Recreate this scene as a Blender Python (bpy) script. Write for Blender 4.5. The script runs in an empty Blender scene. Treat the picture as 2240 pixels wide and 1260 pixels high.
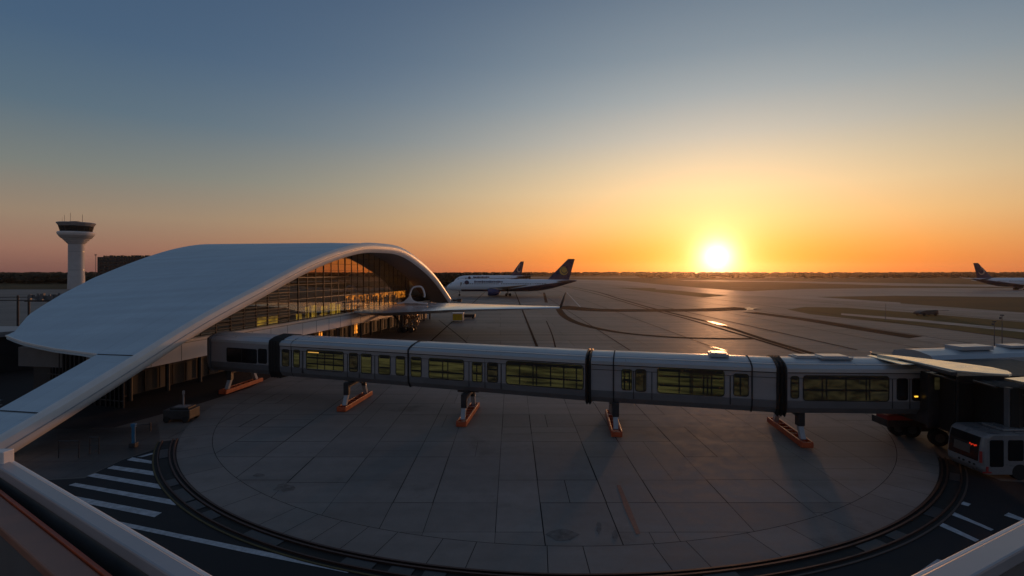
import bpy, bmesh, math, random
from mathutils import Vector, Matrix
random.seed(7)
sc = bpy.context.scene
COL = sc.collection
H = 12.0            # eye height of the photographer above the apron (m)
F = 1120.0; CX = 1120.0; HY = 595.0
R = math.radians

def G(x, y, h=0.0):
    """point at height h that the photograph shows at x, y"""
    Y = (H-h)*F/(y-HY); return Vector(((x-CX)/F*Y, Y, h))
def hz(y, Y): return H-(y-HY)/F*Y
def s2l(c):
    return tuple(((v/255)/12.92 if v/255 <= .04045 else ((v/255+.055)/1.055)**2.4) for v in c)

# ------------------------------------------------------------------ helpers
class MB:
    def __init__(s): s.v=[]; s.f=[]; s.m=[]
    def add(s, vs, fs, mi=0):
        n=len(s.v); s.v+= [tuple(v) for v in vs]; s.f+=[tuple(i+n for i in f) for f in fs]; s.m+=[mi]*len(fs)
    def box(s, c, d, rz=0, mi=0, rot=None):
        M = rot if rot is not None else Matrix.Rotation(rz,3,'Z')
        c=Vector(c); hx,hy,hz_=[k/2 for k in d]
        vs=[c+M@Vector((a*hx,b*hy,e*hz_)) for e in(-1,1) for b in(-1,1) for a in(-1,1)]
        s.add(vs,[(0,2,3,1),(4,5,7,6),(0,1,5,4),(2,6,7,3),(0,4,6,2),(1,3,7,5)],mi)
    def bar(s, p, q, w, h, mi=0, up=(0,0,1)):
        p=Vector(p);q=Vector(q);d=q-p;L=d.length
        if L<1e-6: return
        x=d/L; y=Vector(up).cross(x)
        if y.length<1e-4: y=Vector((0,1,0)).cross(x)
        y.normalize(); z=x.cross(y)
        M=Matrix((x,y,z)).transposed(); s.box((p+q)/2,(L,w,h),mi=mi,rot=M)
    def tube(s, p, q, r, n=10, r2=None, mi=0, cap=True):
        p=Vector(p);q=Vector(q);d=(q-p).normalized();r2=r if r2 is None else r2
        a=d.cross(Vector((0,0,1)))
        if a.length<1e-3: a=Vector((1,0,0))
        a.normalize(); b=d.cross(a)
        vs=[p+r*(math.cos(t)*a+math.sin(t)*b) for t in [2*math.pi*i/n for i in range(n)]]
        vs+=[q+r2*(math.cos(t)*a+math.sin(t)*b) for t in [2*math.pi*i/n for i in range(n)]]
        fs=[(i,(i+1)%n,n+(i+1)%n,n+i) for i in range(n)]
        if cap: fs+=[tuple(range(n))[::-1],tuple(range(n,2*n))]
        s.add(vs,fs,mi)
    def loft(s, rings, cap=True, closed=True, mi=0):
        n=len(rings[0]); vs=[v for r in rings for v in r]; fs=[]
        for k in range(len(rings)-1):
            for i in range(n if closed else n-1):
                j=(i+1)%n; fs.append((k*n+i,k*n+j,(k+1)*n+j,(k+1)*n+i))
        if cap and closed:
            fs+= [tuple(range(n))[::-1], tuple(range((len(rings)-1)*n,len(rings)*n))]
        s.add(vs,fs,mi)
    def prism(s, poly, off, mi=0):
        """poly: 3D points, off: extrusion vector"""
        off=Vector(off); n=len(poly)
        s.add([Vector(p) for p in poly]+[Vector(p)+off for p in poly],
              [tuple(range(n))[::-1],tuple(range(n,2*n))]+[(i,(i+1)%n,n+(i+1)%n,n+i) for i in range(n)],mi)
    def flat(s, poly, z, mi=0):
        s.add([(p[0],p[1],z) for p in poly],[tuple(range(len(poly)))],mi)
    def build(s, name, mats, parent=None, smooth=False, bevel=0, fix=True):
        me=bpy.data.meshes.new(name); me.from_pydata(s.v,[],s.f)
        if not isinstance(mats,(list,tuple)): mats=[mats]
        for m in mats: me.materials.append(m)
        me.polygons.foreach_set('material_index',s.m)
        if fix:
            bm=bmesh.new(); bm.from_mesh(me); bmesh.ops.recalc_face_normals(bm,faces=bm.faces); bm.to_mesh(me); bm.free()
        if smooth:
            me.polygons.foreach_set('use_smooth',[True]*len(me.polygons)); me.set_sharp_from_angle(angle=R(32))
        me.update()
        o=bpy.data.objects.new(name,me); COL.objects.link(o)
        if parent: o.parent=parent
        if bevel:
            b=o.modifiers.new('bevel','BEVEL'); b.width=bevel; b.segments=2; b.limit_method='ANGLE'
        return o
def tag(o,label=None,cat=None,group=None,kind=None):
    if label:o['label']=label
    if cat:o['category']=cat
    if group:o['group']=group
    if kind:o['kind']=kind
    return o
def thing(name,label,cat,loc=(0,0,0),rz=0,group=None):
    o=bpy.data.objects.new(name,None); o.location=loc; o.rotation_euler=(0,0,rz); COL.objects.link(o)
    return tag(o,label,cat,group)
def copy_tree(o,parent=None):
    c=o.copy(); COL.objects.link(c); c.parent=parent
    for ch in [k for k in COL.objects if k.parent==o]: copy_tree(ch,c)
    return c
def inv(t):
    """parts are written in world space: shift them under their empty"""
    bpy.context.view_layer.update()
    m=t.matrix_world.inverted()
    for ch in [k for k in COL.objects if k.parent==t]: ch.matrix_parent_inverse=m

# ------------------------------------------------------------------ materials
def nt(name):
    m=bpy.data.materials.new(name); m.use_nodes=True; t=m.node_tree; b=t.nodes['Principled BSDF']; return m,t,b
def N(t,ty,**kw):
    n=t.nodes.new(ty)
    for k,v in kw.items(): setattr(n,k,v)
    return n
def mat(name,col,rough=.5,metal=0,var=.15,scale=1.0,bump=0,spec=.5,emit=None,es=0,coat=0,stretch=None,coord='Object'):
    """colour broken up by two noises; col in linear"""
    m,t,b=nt(name); L=t.links
    tc=N(t,'ShaderNodeTexCoord'); mp=N(t,'ShaderNodeMapping'); L.new(tc.outputs[coord],mp.inputs[0])
    if stretch: mp.inputs['Scale'].default_value=stretch
    n1=N(t,'ShaderNodeTexNoise'); n1.inputs['Scale'].default_value=scale; n1.inputs['Detail'].default_value=6; n1.inputs['Roughness'].default_value=.65
    L.new(mp.outputs[0],n1.inputs[0])
    cr=N(t,'ShaderNodeMapRange'); cr.inputs[1].default_value=.25; cr.inputs[2].default_value=.75; cr.inputs[3].default_value=1-var; cr.inputs[4].default_value=1+var
    L.new(n1.outputs[0],cr.inputs[0])
    mx=N(t,'ShaderNodeVectorMath',operation='SCALE'); mx.inputs[0].default_value=col[:3]; L.new(cr.outputs[0],mx.inputs['Scale'])
    L.new(mx.outputs[0],b.inputs['Base Color'])
    rr=N(t,'ShaderNodeMapRange'); rr.inputs[1].default_value=.3; rr.inputs[2].default_value=.7; rr.inputs[3].default_value=max(.02,rough-.08); rr.inputs[4].default_value=min(1,rough+.08)
    L.new(n1.outputs[0],rr.inputs[0]); L.new(rr.outputs[0],b.inputs['Roughness'])
    b.inputs['Metallic'].default_value=metal; b.inputs['Specular IOR Level'].default_value=spec; b.inputs['Coat Weight'].default_value=coat
    if bump:
        bp=N(t,'ShaderNodeBump'); bp.inputs['Strength'].default_value=bump; bp.inputs['Distance'].default_value=.05
        L.new(n1.outputs[0],bp.inputs['Height']); L.new(bp.outputs[0],b.inputs['Normal'])
    if emit: b.inputs['Emission Color'].default_value=(*emit,1); b.inputs['Emission Strength'].default_value=es
    return m
M={}
M['roof']=mat('roof_membrane',(.58,.70,.78),.45,0,.07,.12,.03)
def panelled(m,bw,bh,rot,fac,mort=.03):
    t=m.node_tree; L=t.links; b=t.nodes['Principled BSDF']; src=b.inputs['Base Color'].links[0].from_socket
    tc=N(t,'ShaderNodeTexCoord'); mp=N(t,'ShaderNodeMapping'); mp.inputs['Rotation'].default_value=(0,0,rot); L.new(tc.outputs['Object'],mp.inputs[0])
    br=N(t,'ShaderNodeTexBrick'); br.inputs['Scale'].default_value=1; br.inputs['Brick Width'].default_value=bw; br.inputs['Row Height'].default_value=bh; br.inputs['Mortar Size'].default_value=mort; br.inputs['Mortar Smooth'].default_value=.2
    br.inputs['Color1'].default_value=(1,1,1,1); br.inputs['Color2'].default_value=(.95,.955,.965,1); br.inputs['Mortar'].default_value=(fac,)*3+(1,); L.new(mp.outputs[0],br.inputs[0])
    ns=N(t,'ShaderNodeTexNoise'); ns.inputs['Scale'].default_value=1; ns.inputs['Detail'].default_value=5; m2=N(t,'ShaderNodeMapping'); m2.inputs['Rotation'].default_value=(0,0,rot); m2.inputs['Scale'].default_value=(.05,.7,.2); L.new(tc.outputs['Object'],m2.inputs[0]); L.new(m2.outputs[0],ns.inputs[0])
    mr=N(t,'ShaderNodeMapRange'); mr.inputs[1].default_value=.3; mr.inputs[2].default_value=.7; mr.inputs[3].default_value=.90; mr.inputs[4].default_value=1.06; L.new(ns.outputs[0],mr.inputs[0])
    v=N(t,'ShaderNodeVectorMath',operation='MULTIPLY'); L.new(src,v.inputs[0]); L.new(br.outputs[0],v.inputs[1])
    w_=N(t,'ShaderNodeVectorMath',operation='SCALE'); L.new(v.outputs[0],w_.inputs[0]); L.new(mr.outputs[0],w_.inputs['Scale']); L.new(w_.outputs[0],b.inputs['Base Color'])
panelled(M['roof'],14,1.6,math.atan(.177)-math.pi/2,.84)
M['rim']=mat('rim_and_highlight_paint',(.86,.82,.79),.4,0,.07,.5)
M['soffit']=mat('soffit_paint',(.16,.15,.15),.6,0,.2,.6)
M['white']=mat('white_panel',(.84,.80,.79),.45,0,.06,.5)
M['dark']=mat('dark_cladding',(.035,.034,.036),.6,0,.4,.8)
M['darkmetal']=mat('dark_metal',(.05,.05,.055),.45,.4,.3,2)
M['steel']=mat('grey_steel',(.34,.35,.37),.4,.6,.2,2)
M['mull']=mat('mullion_metal',(.06,.06,.065),.4,.5,.2,2)
M['tunnel']=mat('tunnel_panel',(.34,.325,.335),.45,.1,.1,.8,stretch=(.3,1,3))
M['skirt']=mat('tunnel_skirt',(.16,.16,.17),.5,.1,.15,.8)
M['troof']=mat('tunnel_roof',(.42,.46,.50),.34,.35,.06,.5,0)
M['rubber']=mat('black_rubber',(.013,.012,.012),.65,0,.3,3)
M['seam']=mat('seam_and_shadow_dark',(.02,.02,.022),.6)
M['orange']=mat('orange_paint',(.48,.085,.028),.45,0,.3,2)
M['leggrey']=mat('leg_grey',(.40,.41,.44),.4,0,.15,2)
M['yellow']=mat('yellow_paint',(.80,.50,.03),.5,0,.2,2)
M['white_paint']=mat('road_paint',(.42,.44,.48),.6,0,.45,2.5)
M['asphalt']=mat('asphalt',(.018,.018,.021),.75,0,.35,.6,.2,spec=.3)
M['rail']=mat('worn_rail_steel',(.07,.04,.034),.5,.5,.3,3)
M['trench']=mat('trench',(.014,.013,.012),.8,0,.3,2)
M['plate']=mat('cover_plate',(.05,.052,.056),.5,.3,.3,2)
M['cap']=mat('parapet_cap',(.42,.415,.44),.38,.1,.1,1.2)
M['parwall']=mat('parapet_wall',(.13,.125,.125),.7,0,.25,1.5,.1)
M['timber']=mat('brown_coping',(.34,.16,.11),.5,0,.3,1.6)
M['deck']=mat('terrace_deck',(.07,.07,.072),.8,0,.3,2)
M['fus']=mat('aircraft_white',(.62,.66,.74),.3,0,.05,.3)
M['navy']=mat('navy_paint',(.016,.022,.085),.3,0,.2,.5)
M['emblem']=mat('emblem_yellow',(.62,.42,.10),.4,0,.15,2)
M['emblem2']=mat('emblem_tan',(.7,.52,.38),.4,0,.15,2)
M['eblue']=mat('engine_blue',(.03,.05,.16),.35,0,.2,.5)
M['concT']=mat('tower_concrete',(.52,.5,.5),.6,0,.12,.3)
M['leaf']=mat('foliage_far',(.022,.022,.014),.8,0,.5,.05,spec=.2)
M['trunk']=mat('bark',(.05,.035,.025),.9)
M['mast']=mat('mast_grey',(.10,.10,.11),.5,.3)
M['blue']=mat('hydrant_blue',(.03,.16,.30),.45)
M['hide']=mat('tyre',(.015,.015,.015),.8)
M['hub']=mat('wheel_hub',(.12,.12,.12),.4,.5)
M['canopy']=mat('canopy_metal',(.80,.72,.58),.22,.6,.1,1.2)
M['bus']=mat('bus_paint',(.22,.215,.225),.3,0,.1,1,coat=.4)
M['red']=mat('red_paint',(.35,.03,.03),.4)

def emis(name,col,strength,var=.5,scale=1.0,stretch=(1,1,1)):
    m,t,b=nt(name); L=t.links
    tc=N(t,'ShaderNodeTexCoord'); mp=N(t,'ShaderNodeMapping'); mp.inputs['Scale'].default_value=stretch; L.new(tc.outputs['Object'],mp.inputs[0])
    n=N(t,'ShaderNodeTexNoise'); n.inputs['Scale'].default_value=scale; n.inputs['Detail'].default_value=4; L.new(mp.outputs[0],n.inputs[0])
    mr=N(t,'ShaderNodeMapRange'); mr.inputs[1].default_value=.35; mr.inputs[2].default_value=.65; mr.inputs[3].default_value=strength*(1-var); mr.inputs[4].default_value=strength*(1+var)
    L.new(n.outputs[0],mr.inputs[0]); L.new(mr.outputs[0],b.inputs['Emission Strength'])
    b.inputs['Emission Color'].default_value=(*col,1); b.inputs['Base Color'].default_value=(.02,.02,.018,1); b.inputs['Roughness'].default_value=.12
    return m
M['pane_lit']=emis('lit_pane',s2l((110,106,60)),.13,.8,1.3,(.25,.25,3.2))
M['pane_dim']=emis('dim_pane',s2l((66,60,38)),.2,.7,1.6,(.7,.7,2.2))
M['pane_off']=mat('dark_pane',(.012,.012,.014),.15,0,.1)
M['strip']=emis('lamp_strip',s2l((255,190,90)),.75,.1)
M['hall']=emis('lit_hall',s2l((255,150,50)),.95,.85,.9,(1,1,1.6))
M['shop']=emis('lit_room',s2l((235,185,60)),.55,.7,.8)
M['led']=emis('led_red',s2l((255,60,30)),.5,.1)
M['lamp']=emis('lamp_warm',s2l((255,190,60)),1.5,.1)

# glass of the terminal: mirror over a see-through pane
m,t,b=nt('facade_glass'); t.nodes.remove(b); out=t.nodes['Material Output']
fr=N(t,'ShaderNodeFresnel'); fr.inputs[0].default_value=1.9
ad=N(t,'ShaderNodeMath',operation='MULTIPLY_ADD'); ad.inputs[1].default_value=1.0; ad.inputs[2].default_value=.22; ad.use_clamp=True
gl=N(t,'ShaderNodeBsdfGlossy'); gl.inputs['Color'].default_value=(.74,.64,.55,1); gl.inputs['Roughness'].default_value=.015
tr=N(t,'ShaderNodeBsdfTransparent'); tr.inputs['Color'].default_value=(.5,.5,.46,1)
mx=N(t,'ShaderNodeMixShader'); t.links.new(fr.outputs[0],ad.inputs[0]); t.links.new(ad.outputs[0],mx.inputs[0]); t.links.new(tr.outputs[0],mx.inputs[1]); t.links.new(gl.outputs[0],mx.inputs[2]); t.links.new(mx.outputs[0],out.inputs[0])
M['glass']=m

# concrete with faint joints, streaks and stains
def concrete(name,base,bw=5.0,bh=3.6,joint=.55,rough=.42,streak=.25,attr=False,tint=(1,1,1)):
    m,t,b=nt(name); L=t.links
    tc=N(t,'ShaderNodeTexCoord')
    mp=N(t,'ShaderNodeMapping'); mp.inputs['Rotation'].default_value=(0,0,R(-1.3)); L.new(tc.outputs['Object'],mp.inputs[0])
    nb=N(t,'ShaderNodeTexNoise'); nb.inputs['Scale'].default_value=.035; nb.inputs['Detail'].default_value=5; L.new(tc.outputs['Object'],nb.inputs[0])
    nf=N(t,'ShaderNodeTexNoise'); nf.inputs['Scale'].default_value=.9; nf.inputs['Detail'].default_value=8; nf.inputs['Roughness'].default_value=.7; L.new(tc.outputs['Object'],nf.inputs[0])
    ms=N(t,'ShaderNodeMapping'); ms.inputs['Scale'].default_value=(.02,.5,1); ms.inputs['Rotation'].default_value=(0,0,R(14)); L.new(tc.outputs['Object'],ms.inputs[0])
    ns=N(t,'ShaderNodeTexNoise'); ns.inputs['Scale'].default_value=1; ns.inputs['Detail'].default_value=5; L.new(ms.outputs[0],ns.inputs[0])
    def mr(src,a,c):
        r=N(t,'ShaderNodeMapRange'); r.inputs[1].default_value=.3; r.inputs[2].default_value=.7; r.inputs[3].default_value=a; r.inputs[4].default_value=c; L.new(src,r.inputs[0]); return r.outputs[0]
    def mul(a,c):
        q=N(t,'ShaderNodeMath',operation='MULTIPLY'); L.new(a,q.inputs[0]); L.new(c,q.inputs[1]); return q.outputs[0]
    v=mul(mr(nb.outputs[0],.78,1.2),mr(nf.outputs[0],.86,1.12)); v=mul(v,mr(ns.outputs[0],1-streak,1+streak))
    # dark stains
    nv=N(t,'ShaderNodeTexNoise'); nv.inputs['Scale'].default_value=.16; nv.inputs['Detail'].default_value=7; nv.inputs['Roughness'].default_value=.6; L.new(tc.outputs['Object'],nv.inputs[0])
    st=N(t,'ShaderNodeMapRange'); st.inputs[1].default_value=.30; st.inputs[2].default_value=.40; st.inputs[3].default_value=.62; st.inputs[4].default_value=1; L.new(nv.outputs[0],st.inputs[0]); v=mul(v,st.outputs[0])
    if attr:
        at=N(t,'ShaderNodeAttribute'); at.attribute_name='tone'; v=mul(v,at.outputs['Fac'])
    else:
        br=N(t,'ShaderNodeTexBrick'); br.offset=0.5; br.inputs['Scale'].default_value=1; br.inputs['Brick Width'].default_value=bw; br.inputs['Row Height'].default_value=bh
        br.inputs['Mortar Size'].default_value=.09; br.inputs['Mortar Smooth'].default_value=.3
        br.inputs['Color1'].default_value=(1,1,1,1); br.inputs['Color2'].default_value=(.84,.84,.84,1); br.inputs['Mortar'].default_value=(joint,)*3+(1,)
        L.new(mp.outputs[0],br.inputs[0]); v=mul(v,br.outputs[0])
    sc_=N(t,'ShaderNodeVectorMath',operation='SCALE'); sc_.inputs[0].default_value=base; L.new(v,sc_.inputs['Scale']); L.new(sc_.outputs[0],b.inputs['Base Color'])
    L.new(mr(nf.outputs[0],rough-.07,rough+.1),b.inputs['Roughness']); b.inputs['Specular IOR Level'].default_value=.22
    bp=N(t,'ShaderNodeBump'); bp.inputs['Strength'].default_value=.12; bp.inputs['Distance'].default_value=.02; L.new(nf.outputs[0],bp.inputs['Height']); L.new(bp.outputs[0],b.inputs['Normal'])
    return m
M['apron']=concrete('apron_concrete',(.19,.165,.148),12,7.5,rough=.58)
M['slab']=concrete('slab_concrete',(.225,.208,.196),attr=True,rough=.68,streak=.1)
M['taxi']=concrete('taxiway_concrete',(.24,.215,.205),60,30,streak=.4,rough=.56)
M['grass']=mat('dry_grass',(.075,.055,.02),.9,0,.5,.03,spec=.15,stretch=(.5,2,1))
M['grass2']=mat('verge_grass',(.085,.07,.018),.9,0,.4,.08,spec=.15,stretch=(.4,2,1))
M['tar']=mat('tar_seal_and_shadow',(.022,.014,.012),.95,spec=.05); _x=mat('tar_b',(.035,.025,.022),.5,0,.4,1)
M['wet']=mat('wet_film',(.10,.08,.07),.34,0,.3,.8,bump=.05)

# ------------------------------------------------------------------ camera, world, sun
cam=bpy.data.cameras.new('camera'); co=bpy.data.objects.new('camera',cam); COL.objects.link(co)
co.location=(0,0,H); co.rotation_euler=(R(90),0,0); cam.lens=18; cam.sensor_width=36; cam.shift_y=-(630-HY)/2240
cam.clip_end=30000; cam.clip_start=.05; sc.camera=co
SAZ=math.atan((1568-CX)/F); SEL=R(1.5)
sunv=Vector((math.sin(SAZ)*math.cos(SEL),math.cos(SAZ)*math.cos(SEL),math.sin(SEL)))
sl=bpy.data.lights.new('sun','SUN'); so=bpy.data.objects.new('sun',sl); COL.objects.link(so)
sl.energy=1.0; sl.angle=R(2.5); sl.color=(1,.44,.18)
so.rotation_euler=(-sunv).to_track_quat('-Z','Y').to_euler()
w=bpy.data.worlds.new('World'); sc.world=w; w.use_nodes=True; t=w.node_tree; L=t.links
bg=t.nodes['Background']
tc=N(t,'ShaderNodeTexCoord'); nrm=N(t,'ShaderNodeVectorMath',operation='NORMALIZE'); L.new(tc.outputs['Generated'],nrm.inputs[0])
sx=N(t,'ShaderNodeSeparateXYZ'); L.new(nrm.outputs[0],sx.inputs[0])
def MA(op,a,b_=None,c=None,clamp=False):
    n=N(t,'ShaderNodeMath',operation=op); n.use_clamp=clamp
    for i,q in enumerate((a,b_,c)):
        if q is None: continue
        if isinstance(q,(int,float)): n.inputs[i].default_value=q
        else: L.new(q,n.inputs[i])
    return n.outputs[0]
el=MA('ARCSINE',sx.outputs['Z'])
eln=MA('DIVIDE',MA('MAXIMUM',el,0),math.pi/2)
def ramp(stops,fac):
    r=N(t,'ShaderNodeValToRGB'); cr=r.color_ramp; cr.interpolation='EASE' if False else 'LINEAR'
    while len(cr.elements)<len(stops): cr.elements.new(.5)
    for e,(d,c) in zip(cr.elements,sorted(stops)): e.position=d/90; e.color=(*s2l(c),1)
    L.new(fac,r.inputs[0]); return r.outputs[0]
SKY_FAR=[(0,(122,84,82)),(2,(142,104,94)),(5,(143,123,107)),(9,(112,118,116)),(14,(80,102,119)),(20,(62,88,116)),(28,(56,80,110)),(45,(68,80,98)),(90,(66,74,88))]
SKY_SUN=[(0,(238,124,60)),(1.5,(242,144,70)),(3,(246,164,84)),(5.5,(246,192,124)),(8.5,(238,204,154)),(11,(218,198,164)),(14,(188,184,172)),(18,(152,162,166)),(22,(124,140,152)),(28,(98,116,134)),(35,(74,92,118)),(50,(68,80,98)),(90,(66,74,88))]
# how near the sun's azimuth
hx=MA('MULTIPLY',sx.outputs['X'],math.sin(SAZ)); hd=MA('MULTIPLY_ADD',sx.outputs['Y'],math.cos(SAZ),hx)
hl=MA('SQRT',MA('MAXIMUM',MA('SUBTRACT',1,MA('MULTIPLY',sx.outputs['Z'],sx.outputs['Z'])),1e-4))
az=MA('ARCCOSINE',MA('MINIMUM',MA('MAXIMUM',MA('DIVIDE',hd,hl),-1),1))
azf=MA('POWER',2.718,MA('MULTIPLY',MA('POWER',MA('DIVIDE',az,R(32)),2),-1))
mixn=N(t,'ShaderNodeMix',data_type='RGBA'); L.new(azf,mixn.inputs[0]); L.new(ramp(SKY_FAR,eln),mixn.inputs[6]); L.new(ramp(SKY_SUN,eln),mixn.inputs[7])
# radial glow round the sun
dp=N(t,'ShaderNodeVectorMath',operation='DOT_PRODUCT'); L.new(nrm.outputs[0],dp.inputs[0]); dp.inputs[1].default_value=sunv
ang=MA('ARCCOSINE',MA('MINIMUM',dp.outputs['Value'],1))
def glow(sig,col,p=2):
    g=MA('POWER',2.718,MA('MULTIPLY',MA('POWER',MA('DIVIDE',ang,R(sig)),p),-1))
    v=N(t,'ShaderNodeVectorMath',operation='SCALE'); v.inputs[0].default_value=col; L.new(g,v.inputs['Scale']); return v.outputs[0]
def addv(a,b_):
    n=N(t,'ShaderNodeVectorMath',operation='ADD'); L.new(a,n.inputs[0]); L.new(b_,n.inputs[1]); return n.outputs[0]
tot=mixn.outputs[2]
for s_,c_,p_ in [(7,(.20,.12,.05),1.5),(15,(.04,.03,.015),2)]: tot=addv(tot,glow(s_,c_,p_))
# the low golden band either side of the sun holds hardly any blue
bd=MA('MULTIPLY',MA('POWER',2.718,MA('MULTIPLY',MA('POWER',MA('DIVIDE',az,R(17)),2),-1)),MA('POWER',2.718,MA('MULTIPLY',MA('POWER',MA('DIVIDE',MA('MAXIMUM',el,0),R(2.8)),2),-1)))
cb=N(t,'ShaderNodeCombineXYZ'); cb.inputs[0].default_value=1; L.new(MA('SUBTRACT',1,MA('MULTIPLY',bd,.36)),cb.inputs[1]); L.new(MA('SUBTRACT',1,MA('MULTIPLY',bd,.97)),cb.inputs[2])
vm=N(t,'ShaderNodeVectorMath',operation='MULTIPLY'); L.new(tot,vm.inputs[0]); L.new(cb.outputs[0],vm.inputs[1]); tot=vm.outputs[0]
for s_,c_,p_ in [(1.35,(2.4,2.1,1.6),1.5),(3.1,(.7,.46,.24),1.5)]: tot=addv(tot,glow(s_,c_,p_))
sky=N(t,'ShaderNodeTexSky'); sky.sky_type='NISHITA'; sky.sun_disc=False; sky.sun_elevation=SEL; sky.sun_rotation=SAZ; sky.air_density=1; sky.dust_density=1
sk=N(t,'ShaderNodeVectorMath',operation='SCALE'); L.new(sky.outputs[0],sk.inputs[0]); sk.inputs['Scale'].default_value=.02
tot=addv(tot,sk.outputs[0])
L.new(tot,bg.inputs['Color']); bg.inputs['Strength'].default_value=1.0
sc.view_settings.view_transform='Standard'; sc.view_settings.look='None'; sc.view_settings.exposure=0; sc.view_settings.gamma=1

# ------------------------------------------------------------------ ground sheets
def sheet(name,poly,z,m,kind='structure'):
    b=MB(); b.flat(poly,z); o=b.build(name,m); o['kind']=kind
    if o.data.polygons[0].normal.z<0: o.data.flip_normals()
    return o
sheet('ground',[(-4400,-1500),(4400,-1500),(4400,4000),(-4400,4000)],-.012,M['grass'])
def gp(pts): return [tuple(G(x,y)[:2]) for x,y in pts]
# the big apron
ap=[(-700,-40),(-700,150)]+gp([(-400,634),(130,633)])+gp([(600,622),(960,615),(1100,612),(1254,612.5),(1353,616),(1437,625),(1539,635),(1675,643),(1777,650),(1960,663),(2240,684)])+[(600,130),(600,-40)]
sheet('apron',ap,0,M['apron'])
sheet('taxiway',gp([(1560,637),(1641,637),(1700,634),(1800,631.5),(1960,630),(2240,630),(2900,634),(2900,652),(2240,650),(1960,647),(1777,649.5),(1720,648),(1660,644)]),.004,M['taxi'])
sheet('taxiway',gp([(1250,611),(1360,613.8),(1440,622),(1560,632),(1690,641),(1790,650),(1970,662),(1970,666),(1777,654),(1660,648),(1539,640),(1430,630),(1350,622),(1240,617)]),.008,M['taxi'])
sheet('runway',gp([(1485,613),(1700,614.5),(1960,619.5),(2240,624),(2900,627),(2900,631),(2240,628),(1960,625),(1700,617),(1500,614.5)]),.004,M['taxi'])
sheet('runway',gp([(1100,606.3),(1300,605.8),(1700,606.2),(1960,606.5),(1960,607.3),(1700,607.2),(1300,607),(1100,607.6)]),.004,M['taxi'])
sheet('grass_island',gp([(1349,629.5),(1434,630.5),(1434,633),(1481,636),(1593,646.5),(1539,650.5),(1488,645),(1410,636)]),.012,M['grass2'])
sheet('grass_verge',gp([(1722,677),(1760,671.5),(1850,673),(2000,684),(2240,705),(2700,740),(2700,792),(2240,743),(2060,718),(1860,697),(1770,687)]),.008,M['grass2'])
sheet('service_track',gp([(1840,685),(2000,698),(2240,721),(2700,762),(2700,771),(2240,727),(2000,703),(1840,689)]),.012,M['taxi'])
sheet('service_road',gp([(-300,1035),(20,1003),(160,962),(300,921),(430,885),(545,849),(640,800),(700,760),(430,760),(-300,760)]),.004,mat('dark_road',(.035,.03,.03),.8,0,.4,.4,.1,spec=.2))
# dark tar lines on the apron; the widest strip paints a long shadow
def line(name,pts,wd,z,m,px=False):
    P=[Vector(p) if not px else G(*p) for p in pts]; b=MB(); Lf=[];Rt=[]
    for i,p in enumerate(P):
        a=P[max(0,i-1)];c=P[min(len(P)-1,i+1)]; d=(c-a); n=Vector((-d.y,d.x,0)).normalized()*wd/2
        Lf.append(p+n);Rt.append(p-n)
    for i in range(len(P)-1): b.add([(q.x,q.y,z) for q in (Lf[i],Lf[i+1],Rt[i+1],Rt[i])],[(0,1,2,3)])
    o=b.build(name,m,fix=False); o['kind']='structure'
    if o.data.polygons[0].normal.z<0: o.data.flip_normals()
    return o
def smoothpts(pts,n=8):
    out=[]; P=[pts[0]]+list(pts)+[pts[-1]]
    for i in range(1,len(P)-2):
        for k in range(n):
            u=k/n; a,b_,c,d=[Vector(q) for q in P[i-1:i+3]]
            out.append(.5*((2*b_)+(-a+c)*u+(2*a-5*b_+4*c-d)*u*u+(-a+3*b_-3*c+d)*u**3))
    out.append(Vector(pts[-1])); return out
def pxline(name,pts,wd,z,m): return line(name,smoothpts([G(*p) for p in pts],10),wd,z,m)
pxline('apron_seam_or_shadow',[(1222,676),(1235,692),(1270,709),(1340,725),(1430,735),(1530,740),(1645,741)],2.0,.012,M['tar'])
pxline('apron_seam_or_shadow',[(1210,622),(1290,635),(1360,655),(1430,675),(1560,707),(1680,745),(1800,780)],1.3,.016,M['tar'])
pxline('apron_seam_or_shadow',[(1230,626),(1300,642),(1400,671),(1500,697),(1640,738),(1770,778)],.9,.012,M['tar'])
pxline('apron_seam_or_shadow',[(1640,683),(1760,699),(1900,722),(2040,744),(2240,776),(2500,815)],4.6,.012,M['tar'])
pxline('apron_seam_or_shadow',[(1215,670),(1300,678),(1420,679),(1540,678),(1636,674)],11,.020,M['tar'])  # broad dark strip painted as a long shadow on the concrete
pxline('apron_seam_or_shadow',[(1190,640),(1195,662)],1.2,.012,M['tar'])
pxline('apron_seam_or_shadow',[(960,700),(1010,740),(1030,760)],.2,.012,M['tar'])
pxline('apron_seam_or_shadow',[(1195,702),(1207,730),(1215,760)],.25,.012,M['tar'])
pxline('apron_line',[(700,770),(780,736),(880,700),(960,676),(1010,662)],.28,.012,M['white_paint'])
pxline('apron_line',[(1240,640),(1270,672)],.35,.012,M['white_paint'])
pxline('apron_line',[(1150,622),(1290,612)],.5,.012,M['white_paint'])
for i,(y0) in enumerate((617,621,629,633,660,694)):
    pxline('taxi_line',[(1480+i*60,y0),(2240,y0+ (9 if i<4 else 26)),(2700,y0+(14 if i<4 else 46))],1.0 if i<4 else .5,.024,M['tar'] if i%2 else M['white_paint'])
for i,(a,c) in enumerate([((1250,655),(1900,760)),((1330,690),(2240,820))]):
    pass
for pts in ([(1628,674),(1640,671.5),(1643,674),(1660,673),(1647,676),(1650,679),(1638,677.5),(1632,680),(1634,676)],[(1545,702),(1562,704),(1580,709),(1592,712.5),(1572,710.5),(1556,706)],[(1552,759),(1560,758),(1592,767),(1580,767)],):
    sheet('wet_patch',gp(pts),.024,M['wet'])

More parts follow.
